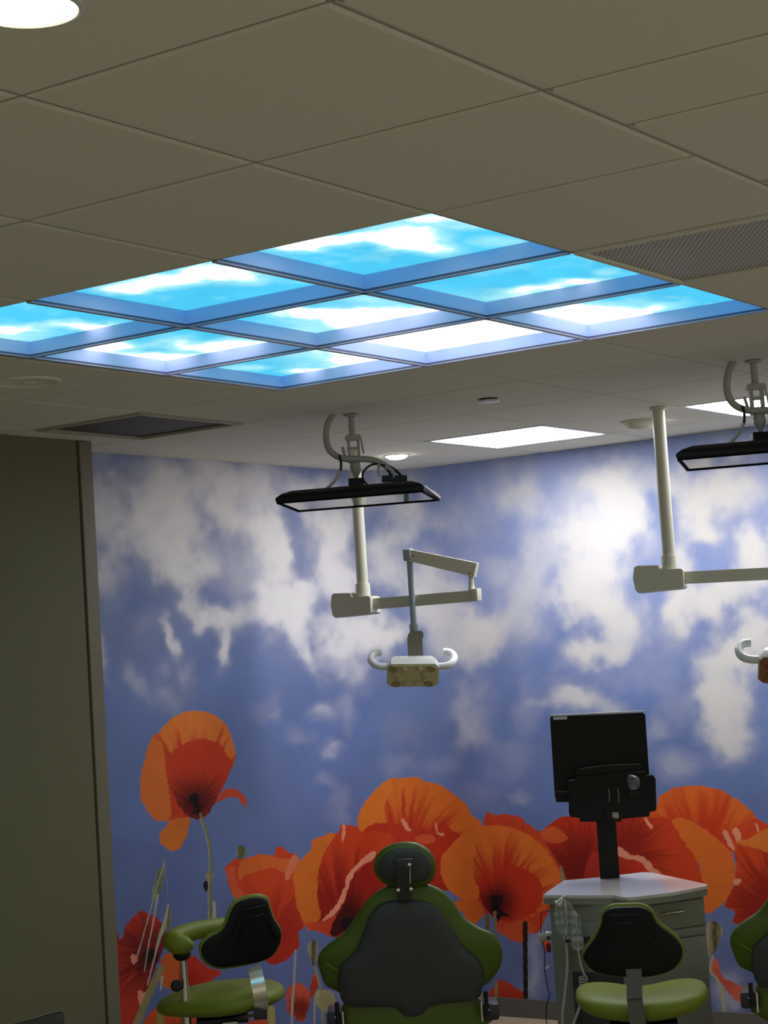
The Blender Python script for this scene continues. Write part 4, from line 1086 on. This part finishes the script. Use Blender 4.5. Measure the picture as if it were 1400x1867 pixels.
# --- operator stool (right, in front of the cart)
def make_stool_right():
    F = Frame(1160, 1815, 10.9)
    t = empty('dental_stool', F.o, F.rz, 'green dental stool with broad black back, in front of the grey cart', 'stool')
    q = lambda pts, yl=0: [F.xz(x, y, yl) for x, y in pts]
    by = -.16
    out = q([(1097.5, 1663), (1113, 1651), (1140, 1648.5), (1171, 1649), (1190, 1660), (1203, 1682), (1235, 1708), (1249, 1734), (1241, 1762), (1216, 1778), (1165, 1785), (1088, 1778), (1062, 1756), (1061, 1740), (1081, 1708), (1093, 1683)], by)
    cx = sum(a for a, b in out) / len(out)
    fr = lambda yo: (lambda a, b, c: Vector((a, by + yo + c + .35 * (a - cx) ** 2 * 2, b)))
    bm = BM(); pad(bm, out, .016, .05, fr(.03), p=3, rings=9, n=90); bk = obj('backrest_cushion', bm, MT['green'], t)
    inn = q([(1099, 1668), (1113, 1656), (1140, 1653.5), (1170, 1654), (1187, 1664), (1199, 1685), (1231, 1711), (1245, 1735), (1238, 1760), (1214, 1776), (1165, 1783), (1090, 1776.5), (1065, 1755), (1064, 1740), (1084, 1711), (1096, 1686)], by)
    bm = BM(); pad(bm, inn, .022, .01, fr(.018), p=6, rings=7, n=90); sh = obj('back_shell', bm, MT['stoolblack'], t, label='black moulded back shell')
    bm = BM()
    for pts in ([(1112, 1669), (1140, 1668), (1168, 1668)], [(1128, 1684), (1145, 1683), (1160, 1683)], [(1178, 1702), (1192, 1722), (1212, 1738)], [(1190, 1700), (1208, 1722), (1222, 1736)], [(1116, 1702), (1104, 1722), (1086, 1738)]):
        bm = BM(); tube(bm, [fr(-.004)(*F.xz(*p, by), 0) for p in pts], .003, 6, smooth=4); obj('moulded_rib', bm, MT['blacks'], sh)
    # seat
    zs = F.xz(1168, 1812)[1]
    xl, xr = F.xz(1046, 1818)[0], F.xz(1294, 1812)[0]; sc = (xl + xr) / 2; hw = (xr - xl) / 2
    seat = [(sc + hw * .98, .0), (sc + hw * .93, .16), (sc + hw * .6, .24), (sc, .22), (sc - hw * .6, .24), (sc - hw * .93, .16), (sc - hw * .98, 0), (sc - hw * .85, -.14), (sc - hw * .45, -.2), (sc, -.21), (sc + hw * .45, -.2), (sc + hw * .85, -.14)]
    def wp(a, b):
        x = (a - sc) / hw
        return .022 * abs(x) ** 2.2 * (1.0) - .02 * math.exp(-((x / .55) ** 2)) * sstepf(-.21, .1, b)
    sstepf = lambda a, b, x: max(0, min(1, (x - a) / (b - a)))
    bm = BM(); pad(bm, seat, .05, .055, lambda a, b, c: Vector((a, b + .05, zs - .035 + c)), p=2.5, rings=11, n=90, warp=wp); obj('seat', bm, MT['green'], t)
    # bracket
    a, b, e = F.xz(1156, 1782, by), F.xz(1157, 1822, by - .03), F.xz(1163, 1869, by - .03)
    bm = BM(); w = .054
    P = [(a[0], by - .006, a[1] + .03), (a[0], by - .01, a[1]), (b[0], by - .03, b[1]), (e[0], by - .03, e[1])]
    for i in range(3): bar(bm, P[i], P[i + 1], w, .012, up=(0, 1, 0))
    obj('back_bracket', bm, MT['bracket'], t, bevel=.002)
    bm = BM(); bar(bm, (e[0], by - .03, e[1]), (sc, .05, zs - .12), .05, .012); obj('bracket_arm', bm, MT['bracket'], t, bevel=.002)
    bm = BM(); bar(bm, (b[0] - w / 2, by - .037, b[1]), (b[0] + w / 2, by - .037, b[1] + .002), .003, .004); obj('bracket_joint', bm, MT['dark'], t)
    bm = BM(); box(bm, (sc, .05, zs - .105), (.24, .22, .022)); obj('seat_plate', bm, MT['blacks'], t, bevel=.004)
    stool_base(t, (sc, .05), zs - .1)
    return t


make_stool_right()


# --- assistant stool (left, with torso arm)
def make_stool_left():
    F = Frame(410, 1810, 11.9)
    t = empty('assistant_stool', F.o, F.rz, 'green assistant stool with curved torso arm on a chrome post, at left', 'stool')
    by = -.16
    q = lambda pts, yl=0: [F.xz(x, y, yl) for x, y in pts]
    out = q([(427, 1642), (448, 1635), (470, 1633), (489, 1640), (495, 1658), (501, 1677), (514, 1700), (516, 1716), (511, 1734), (496, 1752), (470, 1760), (430, 1765), (396, 1766), (372, 1753), (363, 1735), (364, 1718), (378, 1703), (397, 1694), (408, 1680), (415, 1660)], by)
    cx = sum(a for a, b in out) / len(out)
    fr = lambda yo: (lambda a, b, c: Vector((a, by + yo + c + .5 * (a - cx) + 1.0 * (a - cx) ** 2, b)))
    bm = BM(); pad(bm, out, .02, .05, fr(.03), p=3, rings=9, n=90); obj('backrest_cushion', bm, MT['green'], t)
    inn = q([(431, 1647), (450, 1640), (470, 1638), (486, 1643), (493, 1660), (500, 1679), (513, 1701), (515, 1716), (510, 1733), (495, 1750), (470, 1757), (430, 1761), (398, 1762), (376, 1750), (368, 1735), (369, 1721), (382, 1707), (402, 1697), (413, 1683), (420, 1664)], by)
    bm = BM(); pad(bm, inn, .024, .01, fr(.016), p=6, rings=7, n=90); sh = obj('back_shell', bm, MT['stoolblack'], t, label='black moulded back shell')
    bm = BM()
    for pts in ([(446, 1660), (465, 1656), (484, 1653)], [(457, 1674), (470, 1671), (481, 1669)], [(433, 1677), (425, 1700), (400, 1722)], [(445, 1686), (436, 1712), (412, 1736)], [(491, 1684), (500, 1704), (507, 1712)]):
        bm = BM(); tube(bm, [fr(-.012)(*F.xz(*p, by), 0) for p in pts], .003, 6, smooth=4); obj('moulded_rib', bm, MT['blacks'], sh)
    zs = F.xz(410, 1812)[1]
    xl, xr = F.xz(283, 1818)[0], F.xz(522, 1808)[0]; sc = (xl + xr) / 2; hw = (xr - xl) / 2
    seat = [(sc + hw * .99, .0), (sc + hw * .9, .12), (sc + hw * .5, .2), (sc, .23), (sc - hw * .5, .2), (sc - hw * .9, .1), (sc - hw * .99, -.02), (sc - hw * .8, -.11), (sc - hw * .4, -.18), (sc, -.22), (sc + hw * .45, -.2), (sc + hw * .85, -.12)]
    bm = BM(); pad(bm, seat, .045, .062, lambda a, b, c: Vector((a, b + .04, zs - .03 + c + (a - sc) * .0)), p=2.3, rings=11, n=90, warp=lambda a, b: .012 * ((a - sc) / hw)); obj('seat', bm, MT['green'], t)
    # chrome back bracket (curved strip)
    bm = BM()
    pts = [(462, 1762), (466, 1772), (470, 1790), (474, 1810), (476, 1826), (474, 1838)]
    yo = [-.005, -.02, -.045, -.05, -.04, -.02]
    P = [Vector((F.xz(x, y, by)[0], by + o_ - .01, F.xz(x, y, by)[1])) for (x, y), o_ in zip(pts, yo)]
    P = crsm(P, 6)
    for A_, B_ in zip(P, P[1:]): bar(bm, A_, B_ + (B_ - A_) * .02, .052, .006, up=(0, 1, 0))
    obj('back_bracket', bm, MT['chrome'], t)
    e = P[-1]
    bm = BM(); box(bm, (e.x, e.y + .01, e.z - .012), (.05, .04, .05)); obj('bracket_clamp', bm, MT['dark'], t, bevel=.005)
    bm = BM(); bar(bm, (e.x, e.y + .02, e.z - .02), (sc, .04, zs - .11), .05, .012); obj('bracket_arm', bm, MT['steel'], t)
    bm = BM(); box(bm, (sc, .04, zs - .095), (.2, .2, .02)); obj('seat_plate', bm, MT['blacks'], t, bevel=.004)
    bm = BM(); c1 = F.xz(419, 1862); box(bm, (c1[0], -.08, c1[1] - .01), (.06, .03, .05)); obj('height_lever', bm, MT['steel'], t, bevel=.004)
    # torso arm: padded sausage that curves round, on a chrome post
    ay = -.1
    pts = [((408, 1688), .16), ((378, 1693), .1), ((348, 1699), .04), ((325, 1707), -.02), ((316, 1715), -.06), ((326, 1722), -.085), ((342, 1724), -.09)]
    P = [Vector((F.xz(x, y, yy)[0], yy, F.xz(x, y, yy)[1])) for (x, y), yy in pts]
    rad = [.034, .036, .036, .037, .04, .04, .032]
    bm = BM()
    PP = crsm(P, 6); R = np.interp(np.linspace(0, 1, len(PP)), np.linspace(0, 1, len(rad)), rad)
    PP = [P[0] + (P[0] - P[1]).normalized() * .015] + PP + [P[-1] + (P[-1] - P[-2]).normalized() * .022]; R = [.006] + list(R) + [.012]
    it = iter(R); RR = list(R)
    tube(bm, PP, lambda tt: RR[int(round(tt * (len(PP) - 1)))], 18)
    obj('torso_arm_pad', bm, MT['green'], t)
    px_ = F.xz(334, 1745, -.07)[0]; zt = F.xz(330, 1741, -.07)[1]; zb = F.xz(338, 1900, -.07)[1]
    bm = BM(); lathe(bm, [(.034, zt + .006), (.036, zt), (.03, zt - .012), (.02, zt - .02)], c=(px_ - .004, -.07, 0), n=24); obj('pad_cup', bm, MT['blacks'], t)
    bm = BM(); tube(bm, [(px_, -.07, zt - .015), (px_, -.07, zt - .11)], .014, 18); tube(bm, [(px_, -.07, zt - .11), (px_, -.07, zb)], .0175, 18)
    tube(bm, [(px_, -.07, zb), (px_, -.05, zb - .02), (sc, .04, zb - .02)], .0175, 14); obj('arm_post', bm, MT['chrome'], t)
    kx, kz = F.xz(322, 1797, -.09)
    bm = BM(); lathe(bm, [(0, -.014), (.018, -.012), (.024, 0), (.018, .012), (0, .014)], c=(kx, -.092, kz), n=10, rot=Matrix.Rotation(math.radians(70), 3, 'X')); tube(bm, [(kx, -.092, kz), (px_, -.07, kz + .002)], .008, 8)
    obj('clamp_knob', bm, MT['rubber'], t)
    stool_base(t, (sc, .04), zs - .09)


make_stool_left()


# ------------------------------------------------------------------ instrument cart with monitor
def make_cart():
    F = Frame(1140, 1620, 12.1)
    HT = .88
    t = empty('instrument_cart', F.o, F.rz, 'grey drawer cart with pale pentagonal worktop, behind the right stool', 'cabinet')
    top = [F.xy(x, y, HT) for x, y in ((990, 1632), (1000, 1624), (1028, 1605), (1100, 1599), (1172, 1590), (1190, 1591), (1288, 1612), (1290, 1615), (1226, 1627), (1165, 1634.5), (1145, 1636.5), (1130, 1635), (1118, 1632), (1060, 1632.5))]
    bm = BM(); prism(bm, top, HT - .012, HT); obj('worktop', bm, MT['ctop'], t, bevel=.003)
    cx = sum(p[0] for p in top) / len(top); cy = sum(p[1] for p in top) / len(top)
    edge = [(cx + (a - cx) * .992, cy + (b - cy) * .992) for a, b in top]
    bm = BM(); prism(bm, edge, HT - .036, HT - .012); obj('worktop_edge', bm, MT['cab'], t, smooth=False)
    # body corners (follow the top, inset)
    FLc = (F.xy(990, 1632, HT)[0] + .022, F.xy(990, 1632, HT)[1] + .03)
    FM = (F.xy(1130, 1635, HT)[0], F.xy(1130, 1635, HT)[1] + .03)
    FR_ = (F.xy(1290, 1614, HT)[0] - .02, F.xy(1290, 1614, HT)[1] + .0)
    BR = (F.xy(1185, 1590, HT)[0] - .02, F.xy(1185, 1590, HT)[1] - .03)
    BL = (F.xy(1028, 1605, HT)[0] + .03, F.xy(1028, 1605, HT)[1] - .02)
    body = [FLc, FM, FR_, BR, BL]
    bm = BM(); prism(bm, body, .07, HT - .036); obj('body', bm, MT['cab'], t, smooth=False, bevel=.003)
    bm = BM(); prism(bm, [(cx + (a - cx) * .93, cy + (b - cy) * .93) for a, b in body], .02, .07); obj('plinth', bm, MT['cabd'], t, smooth=False)
    v1, v2 = Vector((*FM, 0)), Vector((*FR_, 0)); ex = (v2 - v1).normalized(); wd = (v2 - v1).length; nn = Vector((ex.y, -ex.x, 0))
    zs = [HT - .05, HT - .158, HT - .205, HT - .40, HT - .62, .085]
    for k, (z1, z0) in enumerate(((HT - .050, HT - .150), (HT - .155, HT - .186), (HT - .191, HT - .385), (HT - .39, HT - .60), (HT - .605, .085))):
        bm = BM(); c = v1 + ex * (wd / 2) + nn * .006 + Vector((0, 0, (z0 + z1) / 2)); box(bm, c, (wd - .012, .012, z1 - z0), Matrix.Rotation(math.atan2(ex.y, ex.x), 3, 'Z'))
        dr = obj('drawer', bm, MT['cab'], t, bevel=.002)
        if k in (0, 2, 3):
            bm = BM(); zc = z1 - .035 if k == 0 else (z0 + .03 if k == 2 else z1 - .04); p0 = v1 + ex * (wd * .45); p1 = v1 + ex * (wd * .72); o_ = nn * .03 + Vector((0, 0, zc))
            tube(bm, [p0 + nn * .01 + Vector((0, 0, zc)), p0 + o_ + ex * .01, p1 + o_ - ex * .01, p1 + nn * .01 + Vector((0, 0, zc))], .0055, 10); obj('handle', bm, MT['chrome'], dr)
    # left facet: control panel above a dark recess
    w1, w2 = Vector((*FLc, 0)), Vector((*FM, 0)); fx = (w2 - w1).normalized(); wl = (w2 - w1).length; fn = Vector((fx.y, -fx.x, 0)); rotl = Matrix.Rotation(math.atan2(fx.y, fx.x), 3, 'Z')
    bm = BM(); box(bm, w1 + fx * (wl * .62) + fn * .004 + Vector((0, 0, HT - .19)), (wl * .7, .01, .17), rotl); cp = obj('control_panel', bm, MT['cab'], t, bevel=.003)
    bm = BM(); box(bm, w1 + fx * (wl * .6) + fn * .0105 + Vector((0, 0, HT - .165)), (.05, .004, .016), rotl); obj('display_slot', bm, MT['dark'], cp, bevel=.001)
    bm = BM()
    for a, z in ((.6, HT - .2), (.82, HT - .165)):
        lathe(bm, [(.011, 0), (.01, .006), (0, .007)], c=w1 + fx * (wl * a) + fn * .009 + Vector((0, 0, z)), n=16, rot=rotl @ Matrix.Rotation(math.radians(90), 3, 'X'))
    obj('dial', bm, MT['bracket'], cp)
    bm = BM(); box(bm, w1 + fx * (wl * .62) + fn * .003 + Vector((0, 0, (HT - .3 + .09) / 2)), (wl * .7, .008, HT - .3 - .09), rotl); obj('recess_panel', bm, MT['cabd'], t, smooth=False, label='dark lower panel')
    # instrument holder bar
    hz = F.xz(1055, 1708, -.08)[1]
    bm = BM(); p0 = w1 + fx * (wl * .28) + fn * .05; p1 = w1 + fx * (wl * .9) + fn * .05
    bar(bm, p0 + Vector((0, 0, hz)), p1 + Vector((0, 0, hz)), .03, .014); bar(bm, w1 + fx * (wl * .6) + Vector((0, 0, hz)), w1 + fx * (wl * .6) + fn * .05 + Vector((0, 0, hz)), .03, .014)
    ih = obj('instrument_holder', bm, MT['hose'], t, bevel=.004)
    bm = BM()
    for a in (.36, .62, .8):
        lathe(bm, [(.011, -.012), (.013, -.012), (.014, .012), (.011, .012)], c=w1 + fx * (wl * a) + fn * .068 + Vector((0, 0, hz)), n=16)
    obj('holder_cups', bm, MT['dark'], ih)
    # casters
    for a, b in (FLc, FR_, BR, BL):
        bm = BM(); lathe(bm, [(0, -.012), (.028, -.012), (.03, 0), (.028, .012), (0, .012)], c=(cx + (a - cx) * .85, cy + (b - cy) * .85, .03), n=20, rot=Matrix.Rotation(math.pi / 2, 3, 'X')); obj('caster', bm, MT['rubber'], t)
    # hoses hang from the holder
    hoses = [([(1031, 1665), (1031, 1690), (1032, 1720), (1034, 1760), (1031, 1800), (1026, 1840), (1025, 1866)], 'pale handpiece hose hanging at the far left of the cart front'),
             ([(1051, 1690), (1052, 1712), (1056, 1745), (1063, 1772), (1070, 1786), (1066, 1800), (1055, 1840), (1045, 1867)], 'pale handpiece hose curling down beside the stool seat')]
    for px, lb in hoses:
        bm = BM(); tube(bm, [Vector((F.xz(x, y, -.1)[0], -.1, F.xz(x, y, -.1)[1])) for x, y in px], .0055, 10, smooth=6)
        last = F.xz(px[-1][0], px[-1][1], -.1)
        tube(bm, [Vector((last[0], -.1, last[1])), Vector((last[0] + .01, -.1, .3)), Vector((last[0] + .05, -.06, .2)), Vector((last[0] + .1, 0.02, .3))], .0055, 10, smooth=6)
        h = obj('handpiece_hose', bm, MT['hose'], t, label=lb)
        x, y = px[0]; c = F.xz(x, y, -.1)
        bm = BM(); lathe(bm, [(.0, -.05), (.007, -.05), (.0085, 0), (.0075, .06), (.004, .075), (0, .076)], c=(c[0], -.1, c[1] - .01), n=14); obj('handpiece', bm, MT['steel'], h)
    # coil of spring hose
    bm = BM(); pts = []
    c0, c1 = F.xz(1062, 1780, -.11), F.xz(1064, 1806, -.11)
    for k in range(60):
        a = k / 59; an = a * 2 * math.pi * 5; pts.append((c0[0] + (c1[0] - c0[0]) * a + .014 * math.cos(an), -.115 + .014 * math.sin(an), c0[1] + (c1[1] - c0[1]) * a))
    tube(bm, pts, .0035, 6); sh = obj('coiled_cord', bm, MT['hose'], t)
    # clear sleeves
    for lb, poly, y_ in (('clear plastic sleeve drooping over the left handpiece', [(1013, 1648), (1032, 1640), (1048, 1660), (1052, 1690), (1040, 1712), (1022, 1706), (1012, 1680)], -.185),
                         ('clear plastic sleeve bunched over the right handpiece', [(1044, 1662), (1058, 1672), (1060, 1700), (1064, 1728), (1048, 1732), (1040, 1720), (1044, 1690)], -.225)):
        bm = BM(); pad(bm, [F.xz(x, y, y_) for x, y in poly], .009, .009, lambda a, b, c: Vector((a, y_ + c + .006 * math.sin(a * 300) + .005 * math.sin(b * 190), b)), p=2, rings=6, n=48)
        s = obj('barrier_sleeve', bm, MT['clear'], None); s.location = F.o; s.rotation_euler = (0, 0, F.rz); tag(s, lb, 'plastic sleeve', 'clear plastic barrier sleeves')
    # white applicator sticks
    for i, (p0, p1, lb) in enumerate((((1013, 1646), (1029, 1633), 'upper of two white sticks poking from the cart worktop edge'), ((1019, 1650), (1032, 1631), 'lower of two white sticks poking from the cart worktop edge'))):
        a, b = F.xz(*p0, -.11), F.xz(*p1, -.09)
        bm = BM(); tube(bm, [(a[0], -.11, a[1]), (b[0], -.09, b[1])], .0032, 8); lathe(bm, [(.0, 0), (.0044, .002), (.0044, .01), (.003, .014)], c=(a[0], -.11, a[1] - .004), n=10)
        s = obj('applicator_stick', bm, MT['stick'], None); s.location = F.o; s.rotation_euler = (0, 0, F.rz); tag(s, lb, 'stick', 'white applicator sticks')
    # grey clip hanging on the left side with a cord
    xl = FLc[0]
    h = empty('suction_clip', F.o, F.rz, 'grey instrument clip with red loop and dark cord, on the cart left side', 'instrument clip')
    yl = FLc[1] + .06
    g_ = lambda x, y: Vector((F.xz(x, y, yl)[0], yl, F.xz(x, y, yl)[1]))
    bm = BM(); lathe(bm, [(0, -.03), (.014, -.028), (.019, -.01), (.019, .012), (.01, .028), (0, .03)], c=g_(996, 1707), n=18, rot=Matrix.Rotation(math.radians(80), 3, 'Y')); obj('clip_body', bm, MT['hose'], h)
    bm = BM(); lathe(bm, [(.006, 0), (.007, -.004), (0, -.005)], c=g_(1000, 1708) + Vector((0, -.018, 0)), n=12, rot=Matrix.Rotation(math.radians(-90), 3, 'X')); obj('clip_hole', bm, MT['dark'], h)
    bm = BM(); bar(bm, g_(988, 1682), g_(994, 1702), .012, .004, w2=.02); obj('clip_tab', bm, MT['rod'], h)
    bm = BM(); lathe(bm, [(0, -.02), (.008, -.016), (.01, 0), (.008, .016), (0, .02)], c=g_(1000, 1728), n=14); obj('red_bulb', bm, MT['red'], h)
    bm = BM(); tube(bm, [g_(*p) for p in ((986, 1706), (986, 1680), (988, 1664), (997, 1660), (1003, 1664))], .002, 8, smooth=5); obj('loop_cord', bm, MT['red'], h)
    bm = BM(); tube(bm, [g_(*p) for p in ((988, 1715), (993, 1735), (993, 1765), (998, 1800), (1002, 1815), (996, 1835), (996, 1867))], .002, 8, smooth=5); obj('dark_cord', bm, MT['rubber'], h)
    bm = BM(); bar(bm, g_(994, 1766), g_(1001, 1761), .006, .006); obj('cord_tag', bm, MT['stick'], h)
    return F, HT


CF_, HT = make_cart()


def make_monitor(F, HT):
    b = F.xy(1111, 1600, HT); yb = b[1]
    t = empty('monitor', F.o, F.rz, 'black computer monitor on a black post, standing on the cart worktop', 'monitor')
    xz = lambda x, y, d=0: F.xz(x, y, yb + d)
    p0, p1 = xz(1112, 1601), xz(1107, 1492)
    bm = BM(); bar(bm, (p0[0], yb, HT), (p0[0], yb, p1[1] + .05), .08, .06, up=(0, 1, 0)); obj('post', bm, MT['black'], t, bevel=.01)
    bm = BM(); bar(bm, (p0[0], yb, p1[1] + .002), (p0[0], yb, p1[1] + .022), .05, .064, up=(0, 1, 0)); obj('post_cap', bm, MT['steel'], t)
    d = -.03
    scr_ = [xz(1003, 1312, d), (xz(1004, 1306, d)), xz(1172, 1299, d), xz(1176, 1303, d), xz(1184, 1422, d), xz(1188, 1460, d), xz(1014, 1463, d), xz(1011, 1449, d)]
    f = lambda a, b_, c: Vector((a, yb + d + c - .10 * (b_ - 1.3), b_))
    bm = BM(); prism(bm, scr_, 0, .022, f); obj('panel', bm, MT['black'], t, bevel=.003)
    tp = [xz(1004, 1305.5, d), xz(1173, 1298, d)]
    bm = BM(); bar(bm, f(tp[0][0], tp[0][1] + .003, .012), f(tp[1][0], tp[1][1] + .003, .012), .02, .006); obj('top_highlight', bm, MT['sticker'], t, label='light reflected on the top edge, built as a pale strip')  # pale bar imitates light reflected off the monitor top
    st = [xz(1009, 1306.5, d), xz(1034, 1305.5, d), xz(1034, 1311, d), xz(1009, 1312, d)]
    bm = BM(); prism(bm, st, -.002, 0, f); obj('asset_sticker', bm, MT['sticker'], t, smooth=False)
    # lower housing bulge
    hb = [xz(1050, 1402, d), xz(1078, 1396, d), xz(1120, 1393, d), xz(1167, 1392, d), xz(1178, 1406, d), xz(1178, 1440, d), xz(1048, 1440, d)]
    bm = BM(); prism(bm, hb, -.022, 0, f); obj('rear_housing', bm, MT['blacks'], t, bevel=.004)
    bm = BM(); tube(bm, [f(*xz(1050, 1416, d), -.024), f(*xz(1176, 1406, d), -.024)], .002, 6); tube(bm, [f(*xz(1055, 1401, d), -.024), f(*xz(1110, 1394, d), -.024), f(*xz(1167, 1392.5, d), -.024)], .002, 6, smooth=4)
    tube(bm, [f(*xz(1012, 1444, d), -.002), f(*xz(1036, 1443, d), -.002)], .002, 6)
    obj('housing_ridge', bm, MT['bracket'], t)
    # folded keyboard tray
    d2 = -.075
    tr = [xz(1036, 1424, d2), xz(1049, 1422, d2), xz(1050, 1416, d2), xz(1120, 1411, d2), xz(1177, 1407, d2), xz(1179, 1414, d2), xz(1191, 1414, d2), xz(1195, 1420, d2), xz(1197, 1476, d2), xz(1193, 1480, d2), xz(1185, 1481, d2), xz(1184, 1489, d2), xz(1133, 1494, d2), xz(1132, 1499, d2), xz(1057, 1499, d2), xz(1056, 1492, d2), xz(1040, 1490, d2), xz(1037, 1484, d2)]
    g = lambda a, b_, c: Vector((a, yb + d2 + c - .14 * (b_ - 1.25), b_))
    bm = BM(); prism(bm, tr, 0, .016, g); kt = obj('keyboard_tray', bm, MT['black'], t, bevel=.003)
    bm = BM()
    for (x0, y0, x1, y1) in ((1037, 1423, 1049, 1421.5), (1179, 1413.5, 1190, 1413)):
        bar(bm, g(*xz(x0, y0, d2), .004), g(*xz(x1, y1, d2), .004), .012, .004)
    obj('tray_edge', bm, MT['bracket'], kt)
    bm = BM()
    for x in (1109, 1126):
        tube(bm, [g(*xz(x, 1438, d2), -.006), g(*xz(x + 1, 1444, d2), -.012), g(*xz(x + 2, 1462, d2), -.008)], .004, 8, smooth=4)
    obj('tray_hooks', bm, MT['bracket'], kt)
    bm = BM(); c = xz(1122, 1486, d2); box(bm, g(c[0], c[1], -.008), (.026, .018, .022)); lathe(bm, [(.012, 0), (.01, -.02), (0, -.021)], c=g(c[0] + .004, c[1] - .004, -.012), n=16, rot=Matrix.Rotation(math.radians(-90), 3, 'X'))
    obj('tilt_lock', bm, MT['steel'], kt)
    bm = BM(); c = xz(1108, 1478, d2); box(bm, (c[0] + .01, yb - .03, c[1]), (.05, .07, .08)); obj('tilt_bracket', bm, MT['black'], t, bevel=.004)
    c = xz(1156, 1443, d2); bm = BM(); box(bm, g(c[0], c[1] - .01, -.008), (.05, .016, .03)); obj('mouse_holder', bm, MT['blacks'], kt, bevel=.004)
    # mouse in its holder
    m_ = empty('computer_mouse', F.o, F.rz, 'dark grey computer mouse parked in the holder on the monitor tray', 'mouse')
    out = [xz(x, y, d2) for x, y in ((1146, 1411), (1156, 1412), (1164, 1417), (1167, 1427), (1164, 1436), (1156, 1440), (1148, 1438), (1143, 1428), (1142, 1418))]
    bm = BM(); pad(bm, out, .022, .006, lambda a, b_, c: g(a, b_, c - .022), p=2.2, rings=7, n=40); mb = obj('shell', bm, MT['mouse'], m_)
    c = xz(1153, 1418, d2); bm = BM(); lathe(bm, [(0, -.003), (.006, -.002), (.007, 0), (.006, .002), (0, .003)], c=g(c[0], c[1], -.044), n=14, rot=Matrix.Rotation(math.radians(90), 3, 'Y')); obj('scroll_wheel', bm, MT['rubber'], mb)


make_monitor(CF_, HT)


# ------------------------------------------------------------------ grey chair back at the lower left
def make_corner_chair():
    F = Frame(40, 1860, 9.0)
    t = empty('grey_chair', F.o, F.rz, 'grey moulded chair back peeping in at the lower left corner', 'chair')
    out = [F.xz(x, y) for x, y in ((113, 1843), (117, 1850), (117, 1880), (112, 2050), (80, 2075), (-120, 2075), (-160, 2050), (-165, 1895), (-160, 1885), (-100, 1872), (-20, 1868), (45, 1860), (80, 1850))]
    bm = BM(); pad(bm, out, .012, .012, lambda a, b, c: Vector((a, c + .6 * (a + .02) ** 2, b)), p=6, rings=6, n=80, centre=F.xz(-20, 1970)); obj('backrest', bm, MT['shell'], t)
    bm = BM()
    P = [Vector((F.xz(x, y)[0], -.006 + .6 * (F.xz(x, y)[0] + .02) ** 2, F.xz(x, y)[1])) for x, y in ((-150, 1882), (-60, 1870), (10, 1866), (45, 1860), (80, 1850), (100, 1845), (114, 1843))]
    tube(bm, P, .003, 8, smooth=6); obj('rim', bm, MT['steel'], t, label='highlight along the top edge, built as a light strip')  # thin tube added as the highlight on the curved back
    zb = .45
    sx = F.xz(-25, 1900)[0]
    seat = [(sx - .23, .0), (sx + .23, .0), (sx + .22, .38), (sx + .15, .44), (sx - .15, .44), (sx - .22, .38)]
    bm = BM(); pad(bm, seat, .02, .02, lambda a, b, c: Vector((a, b + .02, zb + c)), p=5); obj('seat', bm, MT['shell'], t)
    for sx_ in (-.2, .2):
        for y_ in (.05, .4):
            bm = BM(); tube(bm, [(sx + sx_, y_, zb - .01), (sx + sx_ * 1.12, y_ + (.03 if y_ > .2 else -.03), 0)], .011, 12); obj('leg', bm, MT['steel'], t)
    for sx_ in (-.17, .17):
        bm = BM(); tube(bm, [(sx + sx_, .03, zb), (sx + sx_, .012, zb + .2)], .01, 10); obj('back_support', bm, MT['steel'], t)


make_corner_chair()

# ------------------------------------------------------------------ world, view
wd = bpy.data.worlds.new('room_ambient'); SC.world = wd; wd.use_nodes = True
bg = wd.node_tree.nodes['Background']; bg.inputs[0].default_value = (1.0, .97, .80, 1); bg.inputs[1].default_value = .40
SC.view_settings.view_transform = 'Standard'
SC.view_settings.look = 'None'
SC.cycles.use_denoising = True
SC.cycles.max_bounces = 8
SC.cycles.sample_clamp_indirect = 4
